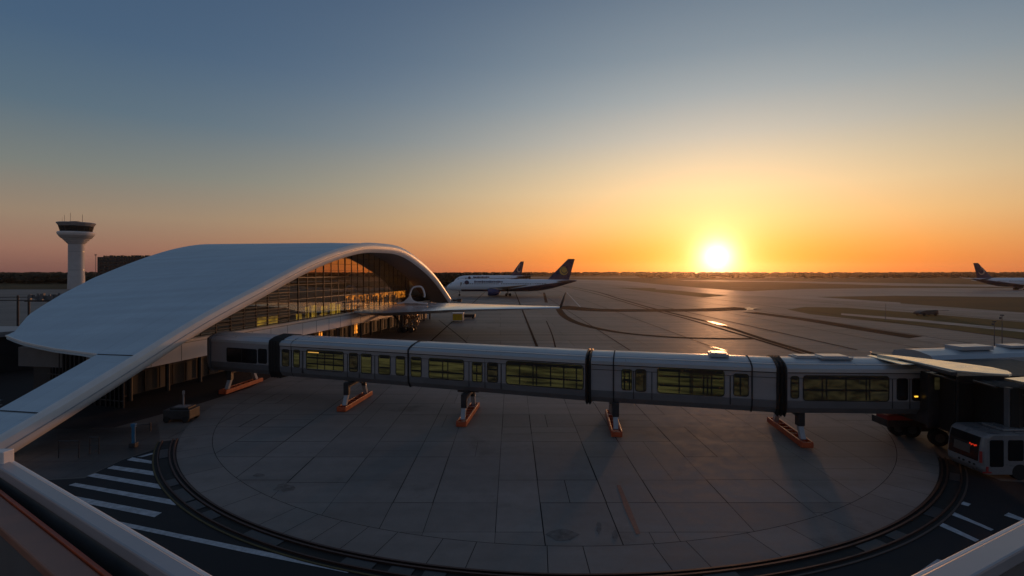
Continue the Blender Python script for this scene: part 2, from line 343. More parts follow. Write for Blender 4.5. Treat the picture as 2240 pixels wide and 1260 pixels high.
sheet('pale_patch',gp([(1985,741),(2030,735),(2125,751),(2090,757)]),.024,M['taxi'])
pA=G(1210,622); pB=G(1800,780); dd_=(pB-pA).normalized(); nn_=Vector((-dd_.y,dd_.x,0))
for k,o_ in enumerate((-92,-74,-58,-40,-26,-12,9,20,33,47,63,80)):
    q0=pA+dd_*(pB-pA).length*.08+nn_*o_; q1=pB+nn_*o_-dd_*6
    line('apron_seam_or_shadow',[q0,q1],random.choice((.18,.28,.45)),.030+.002*k,M['tar'])
# paved turntable field: ring of slabs
C0=Vector((2.9,50.3)); R1=27.9; R2=30.0
def clip(poly,center,r,n=160):
    out=poly
    for i in range(n):
        a=2*math.pi*i/n; nx,ny=math.cos(a),math.sin(a)
        res=[]
        for k in range(len(out)):
            p=out[k]; q=out[(k+1)%len(out)]
            dp_=(p[0]-center.x)*nx+(p[1]-center.y)*ny-r; dq=(q[0]-center.x)*nx+(q[1]-center.y)*ny-r
            if dp_<=0: res.append(p)
            if dp_*dq<0:
                u=dp_/(dp_-dq); res.append((p[0]+(q[0]-p[0])*u,p[1]+(q[1]-p[1])*u))
        out=res
        if not out: return []
    return out
def slabs():
    xs=[-27,-23.2,-19.6,-16.1,-12.8,-9.4,-6.2,-4.1,-.77,1.45,4.9,7.5,11.2,15,18.6,22.4,26.2,30.2,33]
    ys=[20,23.6,26.6,29.5,33.2,36.2,39.6,43.0,46.6,50.2,54,58,62,66,70,74,78,80]
    b=MB(); tones=[]
    def cell(x0,y0,x1,y1,d=0):
        if d<1 and random.random()<.28 and (x1-x0)>1.8:
            if random.random()<.5: u=random.uniform(.35,.65)*(x1-x0)+x0; cell(x0,y0,u,y1,d+1); cell(u,y0,x1,y1,d+1); return
            u=random.uniform(.35,.65)*(y1-y0)+y0; cell(x0,y0,x1,u,d+1); cell(x0,u,x1,y1,d+1); return
        g=random.choice((.008,.012,.018,.032)) 
        p=clip([(x0+g,y0+g),(x1-g,y0+g),(x1-g,y1-g),(x0+g,y1-g)],C0,R1-.01)
        if len(p)>2: b.flat(p,.012); tones.append(random.uniform(.93,1.07))
    for i in range(len(xs)-1):
        j=0
        while j<len(ys)-1:
            k=j+1
            if random.random()<.25 and j+2<len(ys): k=j+2
            cell(xs[i],ys[j],xs[i+1],ys[k]); j=k
    # ring slabs
    a=R(155)
    while a<R(395):
        st=R(random.choice((3.2,4.6,6.4,6.4,5.2))); a2=min(a+st,R(395)); g=R(.03)
        n=6; inn=[(C0.x+(R1+.025)*math.cos(a+g+(a2-a-2*g)*i/n),C0.y+(R1+.025)*math.sin(a+g+(a2-a-2*g)*i/n)) for i in range(n+1)]
        ou=[(C0.x+R2*math.cos(a+g+(a2-a-2*g)*i/n),C0.y+R2*math.sin(a+g+(a2-a-2*g)*i/n)) for i in range(n+1)]
        b.flat(inn[::-1]+ou,.012); tones.append(random.uniform(.92,1.06)); a=a2
    o=b.build('paved_circle',M['slab'],fix=False)
    at=o.data.attributes.new('tone','FLOAT','FACE')
    for i,v in enumerate(tones): at.data[i].value=v
    for p in o.data.polygons:
        if p.normal.z<0: p.flip()
    o['kind']='structure'; return o
slabs()
b=MB(); n=128
b.flat([(C0.x+R2*math.cos(2*math.pi*i/n),C0.y+R2*math.sin(2*math.pi*i/n)) for i in range(n)],.006); o=b.build('slab_joints',M['tar'],fix=False); o['kind']='structure'
def arc(name,r0,r1,a0,a1,z0,z1,m,n=120):
    b=MB(); rings=[]
    for i in range(n+1):
        a=R(a0+(a1-a0)*i/n); c,s=math.cos(a),math.sin(a)
        rings.append([(C0.x+r*c,C0.y+r*s,z) for r,z in ((r0,z0),(r0,z1),(r1,z1),(r1,z0))])
    b.loft(rings); return b.build(name,m,smooth=True)
A0,A1=207,325
ring=thing('rail_trench','curved steel rail trench around the paved circle in the foreground','rail track',(C0.x,C0.y,0))
arc('trench_floor',R2+.02,R2+1.32,A0,A1,.016,.020,M['trench']).parent=ring
for r,w_ in ((R2+.10,.09),(R2+.34,.09),(R2+.98,.07)): 
    arc('rail',r,r+w_,A0,A1,.022,.11,M['rail']).parent=ring
arc('edge_line',R2+1.22,R2+1.3,A0,270,.022,.05,mat('faded_yellow',(.09,.07,.02),.7,0,.5,2)).parent=ring
arc('edge_line',R2+1.22,R2+1.3,270.05,A1,.022,.05,mat('rust_edge',(.09,.06,.05),.6,0,.4,2)).parent=ring
a=A0+4
while a<A1-2:
    st=random.uniform(1.6,4.2)
    if random.random()<.5: arc('cover_plate',R2+.48,R2+.94,a,a+st,.022,.06,M['plate'],8).parent=ring
    a+=st+random.uniform(.08,2.0)
bpy.context.view_layer.update(); inv(ring)
# asphalt service road outside the rail
asp=[(-14.5,33.2)]
asp=[tuple(G(340,983)[:2]),tuple(G(268,1006)[:2]),tuple(G(185,1046)[:2]),tuple(G(70,1052)[:2]),(-60,24),(-60,2),(60,2),(60,24.2),tuple(G(2190,1052)[:2]),tuple(G(2110,1020)[:2])]
nA=60
for i in range(nA+1):
    a=R(-36-117*i/nA); 
    asp.append((C0.x+(R2+1.3)*math.cos(a),C0.y+(R2+1.3)*math.sin(a)))
sheet('service_road',asp,.006,M['asphalt'])
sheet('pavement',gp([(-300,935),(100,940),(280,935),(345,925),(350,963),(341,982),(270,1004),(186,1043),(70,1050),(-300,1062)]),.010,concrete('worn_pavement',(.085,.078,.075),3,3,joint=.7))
STR=[[(289.5,1001),(339,1010),(339,1016),(277,1007)],[(248,1019),(353,1034),(356,1044),(234,1025)],[(208,1036),(372,1064),(363,1072),(190,1042)],[(165,1057),(396,1097),(383,1106),(150,1062)],[(128,1079),(354,1122),(338,1132),(118,1088)],
 [(190,1127),(560,1203),(772,1249),(760,1254),(545,1211),(180,1133)],[(300,1000),(338,990),(338,993),(312,1000)],
 [(2098,1103),(2108,1098),(2124,1103),(2118,1108)],[(2073,1124),(2083,1119),(2126,1138),(2174,1159),(2168,1162),(2120,1142)],[(2044,1146),(2055,1141),(2142,1182),(2134,1186)],[(2196,1128),(2206,1122),(2240,1135),(2236,1141)],[(2006,1254),(2050,1224),(2064,1227),(2030,1254)]]
for p in STR: sheet('road_stripe',gp(p),.018,M['white_paint'])
sheet('faded_red_line',gp([(1349,1062),(1357,1062),(1378,1110),(1401,1168),(1392,1170),(1368,1118)]),.020,mat('faded_red',(.15,.07,.065),.6,0,.5,3))
for (x,y,rx,ry) in ((1232,1170,34,14),(1310,1155,6,14),(1345,1172,8,12),(620,1068,24,9),(565,1040,14,4)):
    c=G(x,y); p=[G(x+rx*math.cos(k*.52)*random.uniform(.55,1.2),y+ry*math.sin(k*.52)*random.uniform(.75,1.15)) for k in range(12)]
    sheet('oil_stain',[tuple(q[:2]) for q in p],.021,mat('oil',(.172,.158,.148),.8,0,.45,2.5,spec=.05))

# ------------------------------------------------------------------ terminal
TH=math.atan(.177); dS=Vector((math.sin(TH),math.cos(TH),0)); dU=Vector((-math.cos(TH),math.sin(TH),0)); O0=Vector((-3.2*H,0,0))
def T(s,u,h): return O0+dS*s+dU*u+Vector((0,0,h))
prof=[(-60,995),(0,956),(96,899),(289,782),(440,689),(567,624),(668,571),(745,542),(795,531),(821,532),(872,539),(910,563),(948,599),(983,650)]
PT=[]
for x,y in prof:
    xn=(x-CX)/F; Z=3.2*H/(.177-xn); p=Vector((xn*Z,Z,0))-O0; PT.append((p.dot(dS),hz(y,Z)))
PT[0]=(PT[1][0]-6,PT[1][1]-2.0)
PT.insert(0,(PT[0][0]-5,PT[0][1]-2.2))
def P(s):
    n=len(PT); i=0
    while i<n-2 and s>PT[i+1][0]: i+=1
    def tang(k):
        a=PT[max(0,k-1)];c=PT[min(n-1,k+1)]; return (c[1]-a[1])/(c[0]-a[0])
    s0,h0=PT[i]; s1,h1=PT[i+1]; u=(s-s0)/(s1-s0); d=s1-s0
    return (2*u**3-3*u*u+1)*h0+(u**3-2*u*u+u)*d*tang(i)+(-2*u**3+3*u*u)*h1+(u**3-u*u)*d*tang(i+1)
# smooth the profile
S0=PT[0][0]; S1=PT[-1][0]
tab=[P(S0+(S1-S0)*i/200) for i in range(201)]
for _ in range(40):
    tab=[tab[0]]+[(tab[i-1]+2*tab[i]+tab[i+1])/4 for i in range(1,200)]+[tab[200]]
def PH(s):
    u=(s-S0)/(S1-S0)*200; i=max(0,min(199,int(u))); return tab[i]+(tab[i+1]-tab[i])*(u-i)
RD=1.6; UG=.5*H; UB_=.31*H
def hit(x,y):
    """where the view through x,y meets the vault"""
    xn=(x-CX)/F; yn=(y-HY)/F; best=None; Z=20.0
    prev=None
    while Z<160:
        p=Vector((xn*Z,Z,0))-O0; s=p.dot(dS); u=p.dot(dU)
        if S0<=s<=S1:
            v=(H-yn*Z)-PH(s)
            if prev is not None and prev[0]>0 and v<=0: return (s,u)
            prev=(v,s,u)
        Z+=.05
    return (prev[1],prev[2]) if prev else None
term=thing('terminal_building','large terminal hall with a wide arched pale roof and glass front behind the boarding bridge','terminal',T(60,10,0))
# eave curve (near edge of main shell)
EV=[hit(*q) for q in ((217,777),(170,772),(120,765),(80,757),(50,750),(30,743),(14,736))]
print('EAVE',EV,'S',S0/H,S1/H,'apex',max(tab)/H)
eave=[(UB_,EV[0][0])]+[(u,s) for s,u in EV[1:]]
UB0=eave[-1][0]
BK=[]
for x,y in ((5,727),(60,690),(130,645),(200,611),(300,568),(380,546),(450,537)):
    # back edge: choose the point of the view ray that sits on the vault or, where it grazes, nearest to it
    xn=(x-CX)/F; yn=(y-HY)/F; best=None
    Z=30.0
    while Z<140:
        p=Vector((xn*Z,Z,0))-O0; s=p.dot(dS); u=p.dot(dU)
        if S0<=s<=S1:
            v=abs(H-yn*Z-PH(s))
            if best is None or v<best[0]: best=(v,s,u)
        Z+=.05
    BK.append(best)
print('BACK',[(round(a,2),round(b_/H,2),round(c/H,2)) for a,b_,c in BK])
def lerp_tab(tb,x):
    if x<=tb[0][0]: return tb[0][1]
    for (a,b_),(c,d) in zip(tb,tb[1:]):
        if x<=c: return b_+(d-b_)*(x-a)/(c-a)
    return tb[-1][1]
ub=sorted([(b_,c) for a,b_,c in BK])
def UBACK(s): return lerp_tab([(3.81*H,UB0),(4.09*H,1.60*H),(4.55*H,1.84*H),(4.99*H,2.02*H),(5.6*H,2.14*H),(6.3*H,2.32*H),(7*H,2.45*H),(8*H,2.6*H),(S1,2.6*H)],s)
# overhang band: free arch, whole length
def strip_profile(u0,u1,drop):
    return u0,u1
NS=120
def sweep(name,prof_fn,s0,s1,m,n=NS,smooth=True,parent=term):
    b=MB(); rings=[]
    for i in range(n+1):
        s=s0+(s1-s0)*i/n; rings.append([T(s,u,h) for u,h in prof_fn(s)])
    b.loft(rings); o=b.build(name,m,parent,smooth=smooth); return o
sweep('roof_band',lambda s:[(.0,PH(s)-.02),(UB_-.02,PH(s)+.0),(UB_-.02,PH(s)-.5),(.0,PH(s)-.5)],S0,S1,M['roof'])
def rimp(s):
    h=PH(s); return [(.10,h+.05),(-.12,h+.02),(-.36,h-.22),(-.45,h-.6),(-.42,h-1.0),(-.28,h-1.35),(-.02,h-RD),(.10,h-RD)]
sweep('roof_rim',rimp,S0,S1,M['rim'],160)
sweep('rim_groove',lambda s:[(-.455,PH(s)-.70),(-.475,PH(s)-.72),(-.475,PH(s)-.78),(-.45,PH(s)-.80)],S0,S1,M['leggrey'],160)
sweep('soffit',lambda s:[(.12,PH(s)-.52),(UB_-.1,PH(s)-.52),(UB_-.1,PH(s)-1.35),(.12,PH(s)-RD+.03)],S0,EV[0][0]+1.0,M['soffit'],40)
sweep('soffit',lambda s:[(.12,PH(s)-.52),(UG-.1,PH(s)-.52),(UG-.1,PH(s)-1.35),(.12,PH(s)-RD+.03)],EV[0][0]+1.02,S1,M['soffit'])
# seams on the band
for s in (EV[0][0]-.0, hit(96,906)[0] if hit(96,906) else 30):
    b=MB(); b.add([T(s,.1,PH(s)+.012),T(s,UB_-.1,PH(s)+.022),T(s+.12,UB_-.1,PH(s+.12)+.022),T(s+.12,.1,PH(s+.12)+.012)],[(0,1,2,3)]); b.build('roof_seam',M['seam'],term)
# main shell
b=MB(); rings=[]; rings2=[]; NU=36
for i in range(NU+1):
    v=i/NU; row=[];row2=[]
    for j in range(NS+1):
        tt=j/NS
        ue=UB_+(UB0-UB_)*v; se=lerp_tab(eave,ue); s=se+(S1-se)*tt
        ua=UBACK(s)
        u=UB_+(ua-UB_)*v
        droop=0
        hgt=PH(s)+.10*min(1,(v*8))
        row.append(T(s,u,hgt)); row2.append(T(s,u,hgt-.34))
    rings.append(row); rings2.append(row2)
nn=NS+1
vs=[p for r in rings for p in r]+[p for r in rings2 for p in r]; off=(NU+1)*nn; fs=[]
for i in range(NU):
    for j in range(NS):
        a=i*nn+j; fs.append((a,a+1,a+nn+1,a+nn)); fs.append((off+a,off+a+nn,off+a+nn+1,off+a+1))
for i in range(NU):
    a=i*nn; fs.append((a,a+nn,off+a+nn,off+a)); a=i*nn+NS; fs.append((a,off+a,off+a+nn,a+nn))
for j in range(NS):
    a=j; fs.append((a,off+a,off+a+1,a+1)); a=NU*nn+j; fs.append((a,a+1,off+a+1,off+a))
b.add(vs,fs); b.build('main_roof',M['roof'],term,smooth=True)
# eave edge lip
b=MB(); pe=[T(s,u,PH(s)+.06) for u,s in eave]
for p,q in zip(pe,pe[1:]): b.bar(p,q,.14,.14)
b.build('eave_lip',M['rim'],term)

# podium, fascia, glass
HF0,HF1=.24*H,.408*H; UF=.40*H
sA=3.74*H; sB=11.3*H
b=MB(); b.add([T(sA,UF,HF0),T(sB,UF,HF0),T(sB,UF,HF1),T(sA,UF,HF1),T(sA,UF+.5,HF0),T(sB,UF+.5,HF0),T(sB,UF+.5,HF1),T(sA,UF+.5,HF1)],
 [(0,1,2,3),(4,7,6,5),(0,3,7,4),(1,5,6,2),(3,2,6,7),(0,4,5,1)]); b.build('fascia',M['white'],term)
b=MB()
s=sA+.5
while s<sB: b.bar(T(s,UF-.008,HF0+.03),T(s,UF-.008,HF1-.2),.02,.035,up=dS); s+=3.6
b.bar(T(sA,UF-.02,HF1-.22),T(sB,UF-.02,HF1-.22),.06,.05); b.build('fascia_joint',M['soffit'],term)
b=MB(); b.bar(T(sA,UF+.2,HF1+.05),T(sB,UF+.2,HF1+.05),.9,.09); b.build('fascia_cap',M['rim'],term)
# floor slab and core
def blk(name,s0,s1,u0,u1,h0,h1,m):
    b=MB(); b.add([T(s0,u0,h0),T(s1,u0,h0),T(s1,u1,h0),T(s0,u1,h0),T(s0,u0,h1),T(s1,u0,h1),T(s1,u1,h1),T(s0,u1,h1)],
     [(0,3,2,1),(4,5,6,7),(0,1,5,4),(1,2,6,5),(2,3,7,6),(3,0,4,7)]); return b.build(name,m,term)
blk('floor_slab',sA+1.5,sB-.2,UF+.52,1.4*H,HF0+.2,HF1-.02,M['soffit'])
blk('ground_floor',3.9*H,sB-1,UF+2.6,1.3*H,0,HF0+.18,M['dark'])
blk('core_wall',5.6*H,9.3*H,UG+11,UG+11.6,HF1,HF1+7,M['dark'])
blk('mezzanine',5.2*H,9.4*H,UG+3.5,UG+10.8,HF1+3.6,HF1+4.0,M['soffit'])
blk('link_block',9.6*H,sB-.4,UF+1.2,UG+9,HF1+.0,HF1+1.2,M['dark'])
# columns and shopfronts under the fascia
s=3.95*H
while s<sB-2:
    b=MB(); b.tube(T(s,UF+.7,0),T(s,UF+.7,HF0+.2),.2,10); b.build('column',M['darkmetal'],term,smooth=True); s+=4.2
for s,w_,m_ in ((5.35*H,1.4,'hall'),(5.75*H,.9,'shop'),(6.0*H,1.0,'hall'),(6.9*H,1.2,'hall'),(7.9*H,1.2,'hall')):
    b=MB(); b.bar(T(s,UF+2.56,1.5),T(s+w_,UF+2.56,1.5),.05,1.8); b.build('shop_window',M[m_],term)
b=MB(); s=3.95*H
while s<sB-2: b.bar(T(s,UF+2.5,.1),T(s,UF+2.5,HF0),.10,.12,up=dS); s+=1.7
b.bar(T(3.95*H,UF+2.5,2.2),T(sB-1,UF+2.5,2.2),.1,.12); b.build('shopfront_frame',M['mull'],term)
# glass bays: each turned 7 degrees, like a sawtooth
UGL=UG-.2
gs0,gs1=3.35*H,9.85*H
BW=(gs1-gs0)/34; TW=R(.8)
fm=MB(); lou=MB()
for i in range(34):
    s=gs0+i*BW; sm=s+BW/2
    top0=PH(s)-1.3; top1=PH(s+BW)-1.3
    if max(top0,top1)<HF1+.1: continue
    top0=max(top0,HF1+.06); top1=max(top1,HF1+.06)
    du=math.tan(TW)*BW/2
    b=MB(); b.add([T(s+.02,UGL-du,HF1+.05),T(s+BW-.02,UGL+du,HF1+.05),T(s+BW-.02,UGL+du,top1),T(s+.02,UGL-du,top0)],[(0,1,2,3)])
    b.f=[b.f[0][::1]]; g_=b.build('glass_bay',M['glass'],term,fix=False)
    if g_.data.polygons[0].normal.dot(dU)>0: g_.data.flip_normals()
    fm.bar(T(s,UGL-.02,HF1),T(s,UGL-.02,max(top0,top1)),.07 if i%3 else .14,.08,up=dS)
    h=HF1+1.05; j=0
    while h<max(top0,top1)-.2:
        fm.bar(T(s+.05,UGL-du-.03,h),T(s+BW-.05,UGL+du-.03,h),.05,.045 if j%3!=2 else .09); h+=1.05; j+=1
    if sm<6.0*H:
        h=HF1+.5
        while h<min(top0,top1)-.25:
            lou.bar(T(s+.05,UGL-.16,h),T(s+BW-.05,UGL-.16,h),.16,.07); h+=.42
fm.build('mullion_grid',M['mull'],term); lou.build('louvre_blind',M['mull'],term)
# lit rooms seen through the glass
def lit(x0,x1,yt,m_,hh,off=.8):
    ag=(3.2*H)+0; 
    def sof(x):
        xn=(x-CX)/F; a=3.2*H+(UGL+off)/math.cos(TH); Z=a/(.177-xn); return (Vector((xn*Z,Z,0))-O0).dot(dS)
    a,c=sof(x0),sof(x1); b=MB(); b.bar(T(a,UGL+off,HF1+.1+hh/2),T(c,UGL+off,HF1+.1+hh/2),.06,hh); b.build('lit_room',M[m_],term)
for x0,x1,hh,m_ in ((563,582,1.0,'shop'),(588,607,.95,'shop'),(648,660,.8,'shop'),(668,676,1.7,'shop'),(682,692,1.8,'shop'),(703,716,1.5,'shop'),(722,733,1.8,'shop'),(737,744,1.5,'shop')): lit(x0,x1,0,m_,hh)
lit(756,886,0,'hall',2.6,2.6)
b=MB()
s=7.25*H
while s<9.6*H:
    b.bar(T(s,UGL+1.6,HF1+.02),T(s,UGL+1.6,HF1+random.uniform(1.2,2.9)),random.uniform(.1,.35),.15,up=dS); s+=random.uniform(.5,1.1)
b.bar(T(7.25*H,UGL+1.6,HF1+1.5),T(9.6*H,UGL+1.6,HF1+1.5),.1,.12); b.build('hall_fittings',M['dark'],term)
lit(700,712,0,'strip',.12,1.6)
# near-end facade below the eave
b=MB(); fm=MB()
pts=[(u,s+2.6) for u,s in eave]
for (u0,s0_),(u1,s1_) in zip(pts,pts[1:]):
    b.add([T(s0_,u0,0),T(s1_,u1,0),T(s1_,u1,PH(s1_)-.8),T(s0_,u0,PH(s0_)-.8)],[(0,1,2,3)])
    for k in range(4):
        f=k/4; u=u0+(u1-u0)*f; s=s0_+(s1_-s0_)*f-.08; fm.bar(T(s,u,0),T(s,u,PH(s)-.8),.08,.10,up=dU)
    fm.bar(T(s0_-.08,u0,2.4),T(s1_-.08,u1,2.4),.08,.12)
    fm.bar(T(s0_-.08,u0,.6),T(s1_-.08,u1,.6),.08,.10)
b.build('end_glazing',M['pane_off'],term); fm.build('end_frame',M['dark'],term)
bpy.context.view_layer.update(); inv(term)

# low side buildings, stair and walkway at far left
def poly_block(name,pts,h0,h1,m,parent=None):
    b=MB(); b.prism([(p[0],p[1],h0) for p in pts],(0,0,h1-h0)); return b.build(name,m,parent)
lt=thing('low_building','low flat-roofed annex with pale roof edge behind the big arched roof, far left','building',(-62,57,0))
q=[G(-260,706,5.0),G(62,682,5.0),G(30,693,5.0),G(-260,735,5.0)]
q=[Vector((-100,47,0)),Vector((-62,59,0)),Vector((-58,66,0)),Vector((-100,66,0))]
poly_block('wall',q,0,4.3,M['dark'],lt); 
qq=[Vector((-101,46,0)),Vector((-61.5,58.3,0)),Vector((-57,67,0)),Vector((-101,67,0))]
poly_block('roof_edge',qq,4.31,4.9,M['tunnel'],lt); inv(lt)
lc=thing('entrance_canopy','thin pale canopy on a slim post at the left corner of the arched roof','canopy',(-52,48,0))
b=MB(); b.prism([(-62,44.5,6.3),(-51.6,47.5,5.9),(-51.5,50,5.9),(-62,53,6.3)],(0,0,.28)); b.build('canopy_roof',M['tunnel'],lc)
b=MB(); b.tube((-50.6,45.2,0),(-52.4,47.9,6.0),.1,8); b.build('post',M['steel'],lc); inv(lc)
stt=thing('metal_stair','grey metal access stair with slatted railing under the roof eave at far left','stair',(-42,40,0))
b=MB(); b.box((-43,38.2,2.9),(7,2.2,.15)); b.box((-39.4,37.9,2.2),(1.2,2.2,.15))
for k in range(9): b.box((-38.6+k*.32,37.2-k*.05,2.7-k*.28),(.34,1.8,.06))
b.build('landing',M['skirt'],stt)
b=MB()
for k in range(8): b.bar((-46.4,37.05,3.1+k*.17),(-39.6,37.05,3.1+k*.17),.035,.05); b.bar((-39.6,37.05,3.1+k*.17),(-36.6,36.6,1.2+k*.17),.035,.05)
for k in range(5): b.bar((-46.2+k*1.62,37.0,0),(-46.2+k*1.62,37.0,4.4),.07,.07)
b.build('railing',M['mull'],stt); inv(stt)
wk=thing('gantry_frame','dark steel gantry frame with equipment on the apron left of the arched roof','gantry',(-80,85,0))
b=MB(); Y=86
for x in (-25,39,63,118):
    X=(x-CX)/F*Y; b.tube((X,Y,0),(X,Y,hz(646,Y)),.16,8)
b.bar(((-60-CX)/F*Y,Y,hz(657,Y)),((63-CX)/F*Y,Y,hz(657,Y)),.2,.16); b.bar(((-60-CX)/F*Y,Y,hz(650,Y)),((63-CX)/F*Y,Y,hz(650,Y)),.2,.12)
b.bar(((58-CX)/F*Y,Y,hz(658,Y)),((135-CX)/F*Y,Y,hz(658,Y)),.8,.3); b.build('frame',M['darkmetal'],wk)
b=MB()
for k in range(16): b.box(((66+k*4.2-CX)/F*Y,Y,hz(651,Y)+random.uniform(-.1,.25)),(.28,.4,random.uniform(.5,1.2)),rz=random.random())
b.build('equipment',M['skirt'],wk); inv(wk)

# ------------------------------------------------------------------ boarding bridge
BP=[Vector(p)*H for p in ((-2.62,4.278),(.458,3.206),(1.530,2.932),(2.40,2.898))]
def seg(i): 
    A,B=BP[i],BP[i+1]; e=(B-A).normalized(); return A,B,e,Vector((e.y,-e.x)) if Vector((e.y,-e.x)).y<0 else Vector((-e.y,e.x))
def onface(i,x):
    A,B,e,m_=seg(i); xn=(x-CX)/F
    # A.x+e.x t = xn (A.y+e.y t)
    t_=(xn*A.y-A.x)/(e.x-xn*e.y); return t_,A.y+e.y*t_
bridge=thing('boarding_bridge','long grey passenger boarding bridge with lit windows on orange-footed legs across the middle','boarding bridge',(5.5,40,0))
h0b,h1b=2.28,5.42
SEC=[(0,1.70,2.32),(0,1.70,2.62),(.0,1.70,3.12)]
def secprof(k=1.0,dh=0.0):
    w_=1.72*k
    near=[(0.10,h0b-dh),(-.02,h0b+.35),(0,3.15),(0,h1b-.25+dh)]
    return near,w_
def ring_at(i,t_,inset=0.0):
    """closed outline of the tube cross-section at distance t along face i"""
    A,B,e,m_=seg(i); base=A+e*t_
    W=3.44
    pts=[(.35+inset,h0b+inset),(.06+inset,h0b+.4),(inset,3.15),(inset,h1b-.28-inset),(.06+inset,h1b-.12-inset),
         (W-.06-inset,h1b-.12-inset),(W-inset,h1b-.28-inset),(W-inset,3.15),(W-.06-inset,h0b+.4),(W-.35-inset,h0b+inset)]
    return [Vector((base.x-m_.x*w_,base.y-m_.y*w_,h)) for w_,h in pts]
def roof_ring(i,t_,k=0.0):
    A,B,e,m_=seg(i); base=A+e*t_; W=3.44
    pts=[(-.05-k,h1b-.30),(-.03-k,h1b-.06+k),(.22,h1b+.12+k),(.55,h1b+.17+k),(.62,h1b+.26+k),(1.2,h1b+.40+k),(W/2,h1b+.46+k),(W-1.2,h1b+.40+k),(W-.62,h1b+.26+k),(W-.55,h1b+.17+k),(W-.22,h1b+.12+k),(W+.03+k,h1b-.06+k),(W+.05+k,h1b-.30),(W/2,h1b-.11)]
    return [Vector((base.x-m_.x*w_,base.y-m_.y*w_,h)) for w_,h in pts]
def skirt_ring(i,t_):
    A,B,e,m_=seg(i); base=A+e*t_; W=3.44
    pts=[(.33,h0b-.03),(.035,h0b+.38),(-.02,3.1),(-.02,3.18),(.12,3.18),(.12,h0b+.45),(.5,h0b+.1),(W-.5,h0b+.1),(W-.12,h0b+.45),(W-.12,3.18),(W+.02,3.18),(W+.02,3.1),(W-.035,h0b+.38),(W-.33,h0b-.03)]
    return [Vector((base.x-m_.x*w_,base.y-m_.y*w_,h)) for w_,h in pts]
def tube_section(i,x0,x1,dark=False,inset=0.0):
    t0=onface(i,x0)[0]; t1=onface(i,x1)[0]
    b=MB(); b.loft([ring_at(i,t0,inset),ring_at(i,t1,inset)]); o=b.build('tunnel_section',M['tunnel'],bridge,smooth=False)
    b=MB(); n=max(1,int((t1-t0)/3)); b.loft([roof_ring(i,t0+(t1-t0)*k/n) for k in range(n+1)]); b.build('roof_panel',M['troof'],o,smooth=True)
    b=MB(); b.loft([skirt_ring(i,t0),skirt_ring(i,t1)]); b.build('skirt',M['skirt'],o)  # darker colour holds the shade of the inward-sloping lower side
    return o
def band(i,x,wd,proud,m_,name='joint_ring',parent=bridge):
    t0=onface(i,x)[0]; b=MB()
    def rr(t_,g):
        A,B,e,mm=seg(i); base=A+e*t_; W=3.44
        pts=[(.33-g,h0b-.05-g),(.03-g,h0b+.38),(-.03-g,3.15),(-.05-g,h1b-.3),(-.03-g,h1b-.04+g),(.22,h1b+.14+g),(.6,h1b+.28+g),(W/2,h1b+.48+g),(W-.6,h1b+.28+g),(W-.22,h1b+.14+g),(W+.03+g,h1b-.04+g),(W+.05+g,h1b-.3),(W+.03+g,3.15),(W-.03+g,h0b+.38),(W-.33+g,h0b-.05-g)]
        return [Vector((base.x-mm.x*w_,base.y-mm.y*w_,h)) for w_,h in pts]
    b.loft([rr(t0-wd/2,proud),rr(t0+wd/2,proud)]); return b.build(name,m_,parent,smooth=False)
def bellows(i,x0,x1,n=9,m_=None,sh=0):
    t0=onface(i,x0)[0]; t1=onface(i,x1)[0]; b=MB()
    rs=[]
    for k in range(2*n+1):
        g=.16 if k%2 else .02; tt=t0+(t1-t0)*k/(2*n)
        A,B,e,mm=seg(i); base=A+e*tt; W=3.44
        pts=[(.3-g,h0b-.12-g),(-.0-g,h0b+.4),(-.03-g,3.15),(-.04-g,h1b-.3),(.02-g,h1b+.0+g),(.5,h1b+.26+g),(W/2,h1b+.44+g),(W-.5,h1b+.26+g),(W-.02+g,h1b+.0+g),(W+.04+g,h1b-.3),(W+g,h0b+.4),(W-.3+g,h0b-.12-g)]
        rs.append([Vector((base.x-mm.x*w_,base.y-mm.y*w_,h)) for w_,h in pts])
    b.loft(rs); return b.build('bellows',m_ or M['rubber'],bridge)
secs={}
secs['root']=tube_section(0,462,590); bellows(0,588,612,4)
secs['a1']=tube_section(0,612,892); secs['a2']=tube_section(0,895,1281); bellows(1,1280,1293,2)
secs['a3']=tube_section(1,1292,1341); secs['a4']=tube_section(1,1343,1644); secs['a5']=tube_section(1,1646,1700)
bellows(1,1698,1722,3); secs['b']=tube_section(2,1722,2030)
band(0,893.5,.12,.05,M['rubber']); band(0,458,.3,.08,M['skirt']); band(0,637,.05,.0,M['seam']); band(1,1342,.09,.03,M['seam']); band(1,1645,.09,.03,M['seam'])
band(2,2030,.35,.04,M['tunnel'])
for x in (700,800,1060,1240): band(0,x,.02,-.028,M['skirt'],'panel_joint')
for x in (1500,): band(1,x,.02,-.028,M['skirt'],'panel_joint')
band(2,1880,.02,-.028,M['skirt'],'panel_joint')
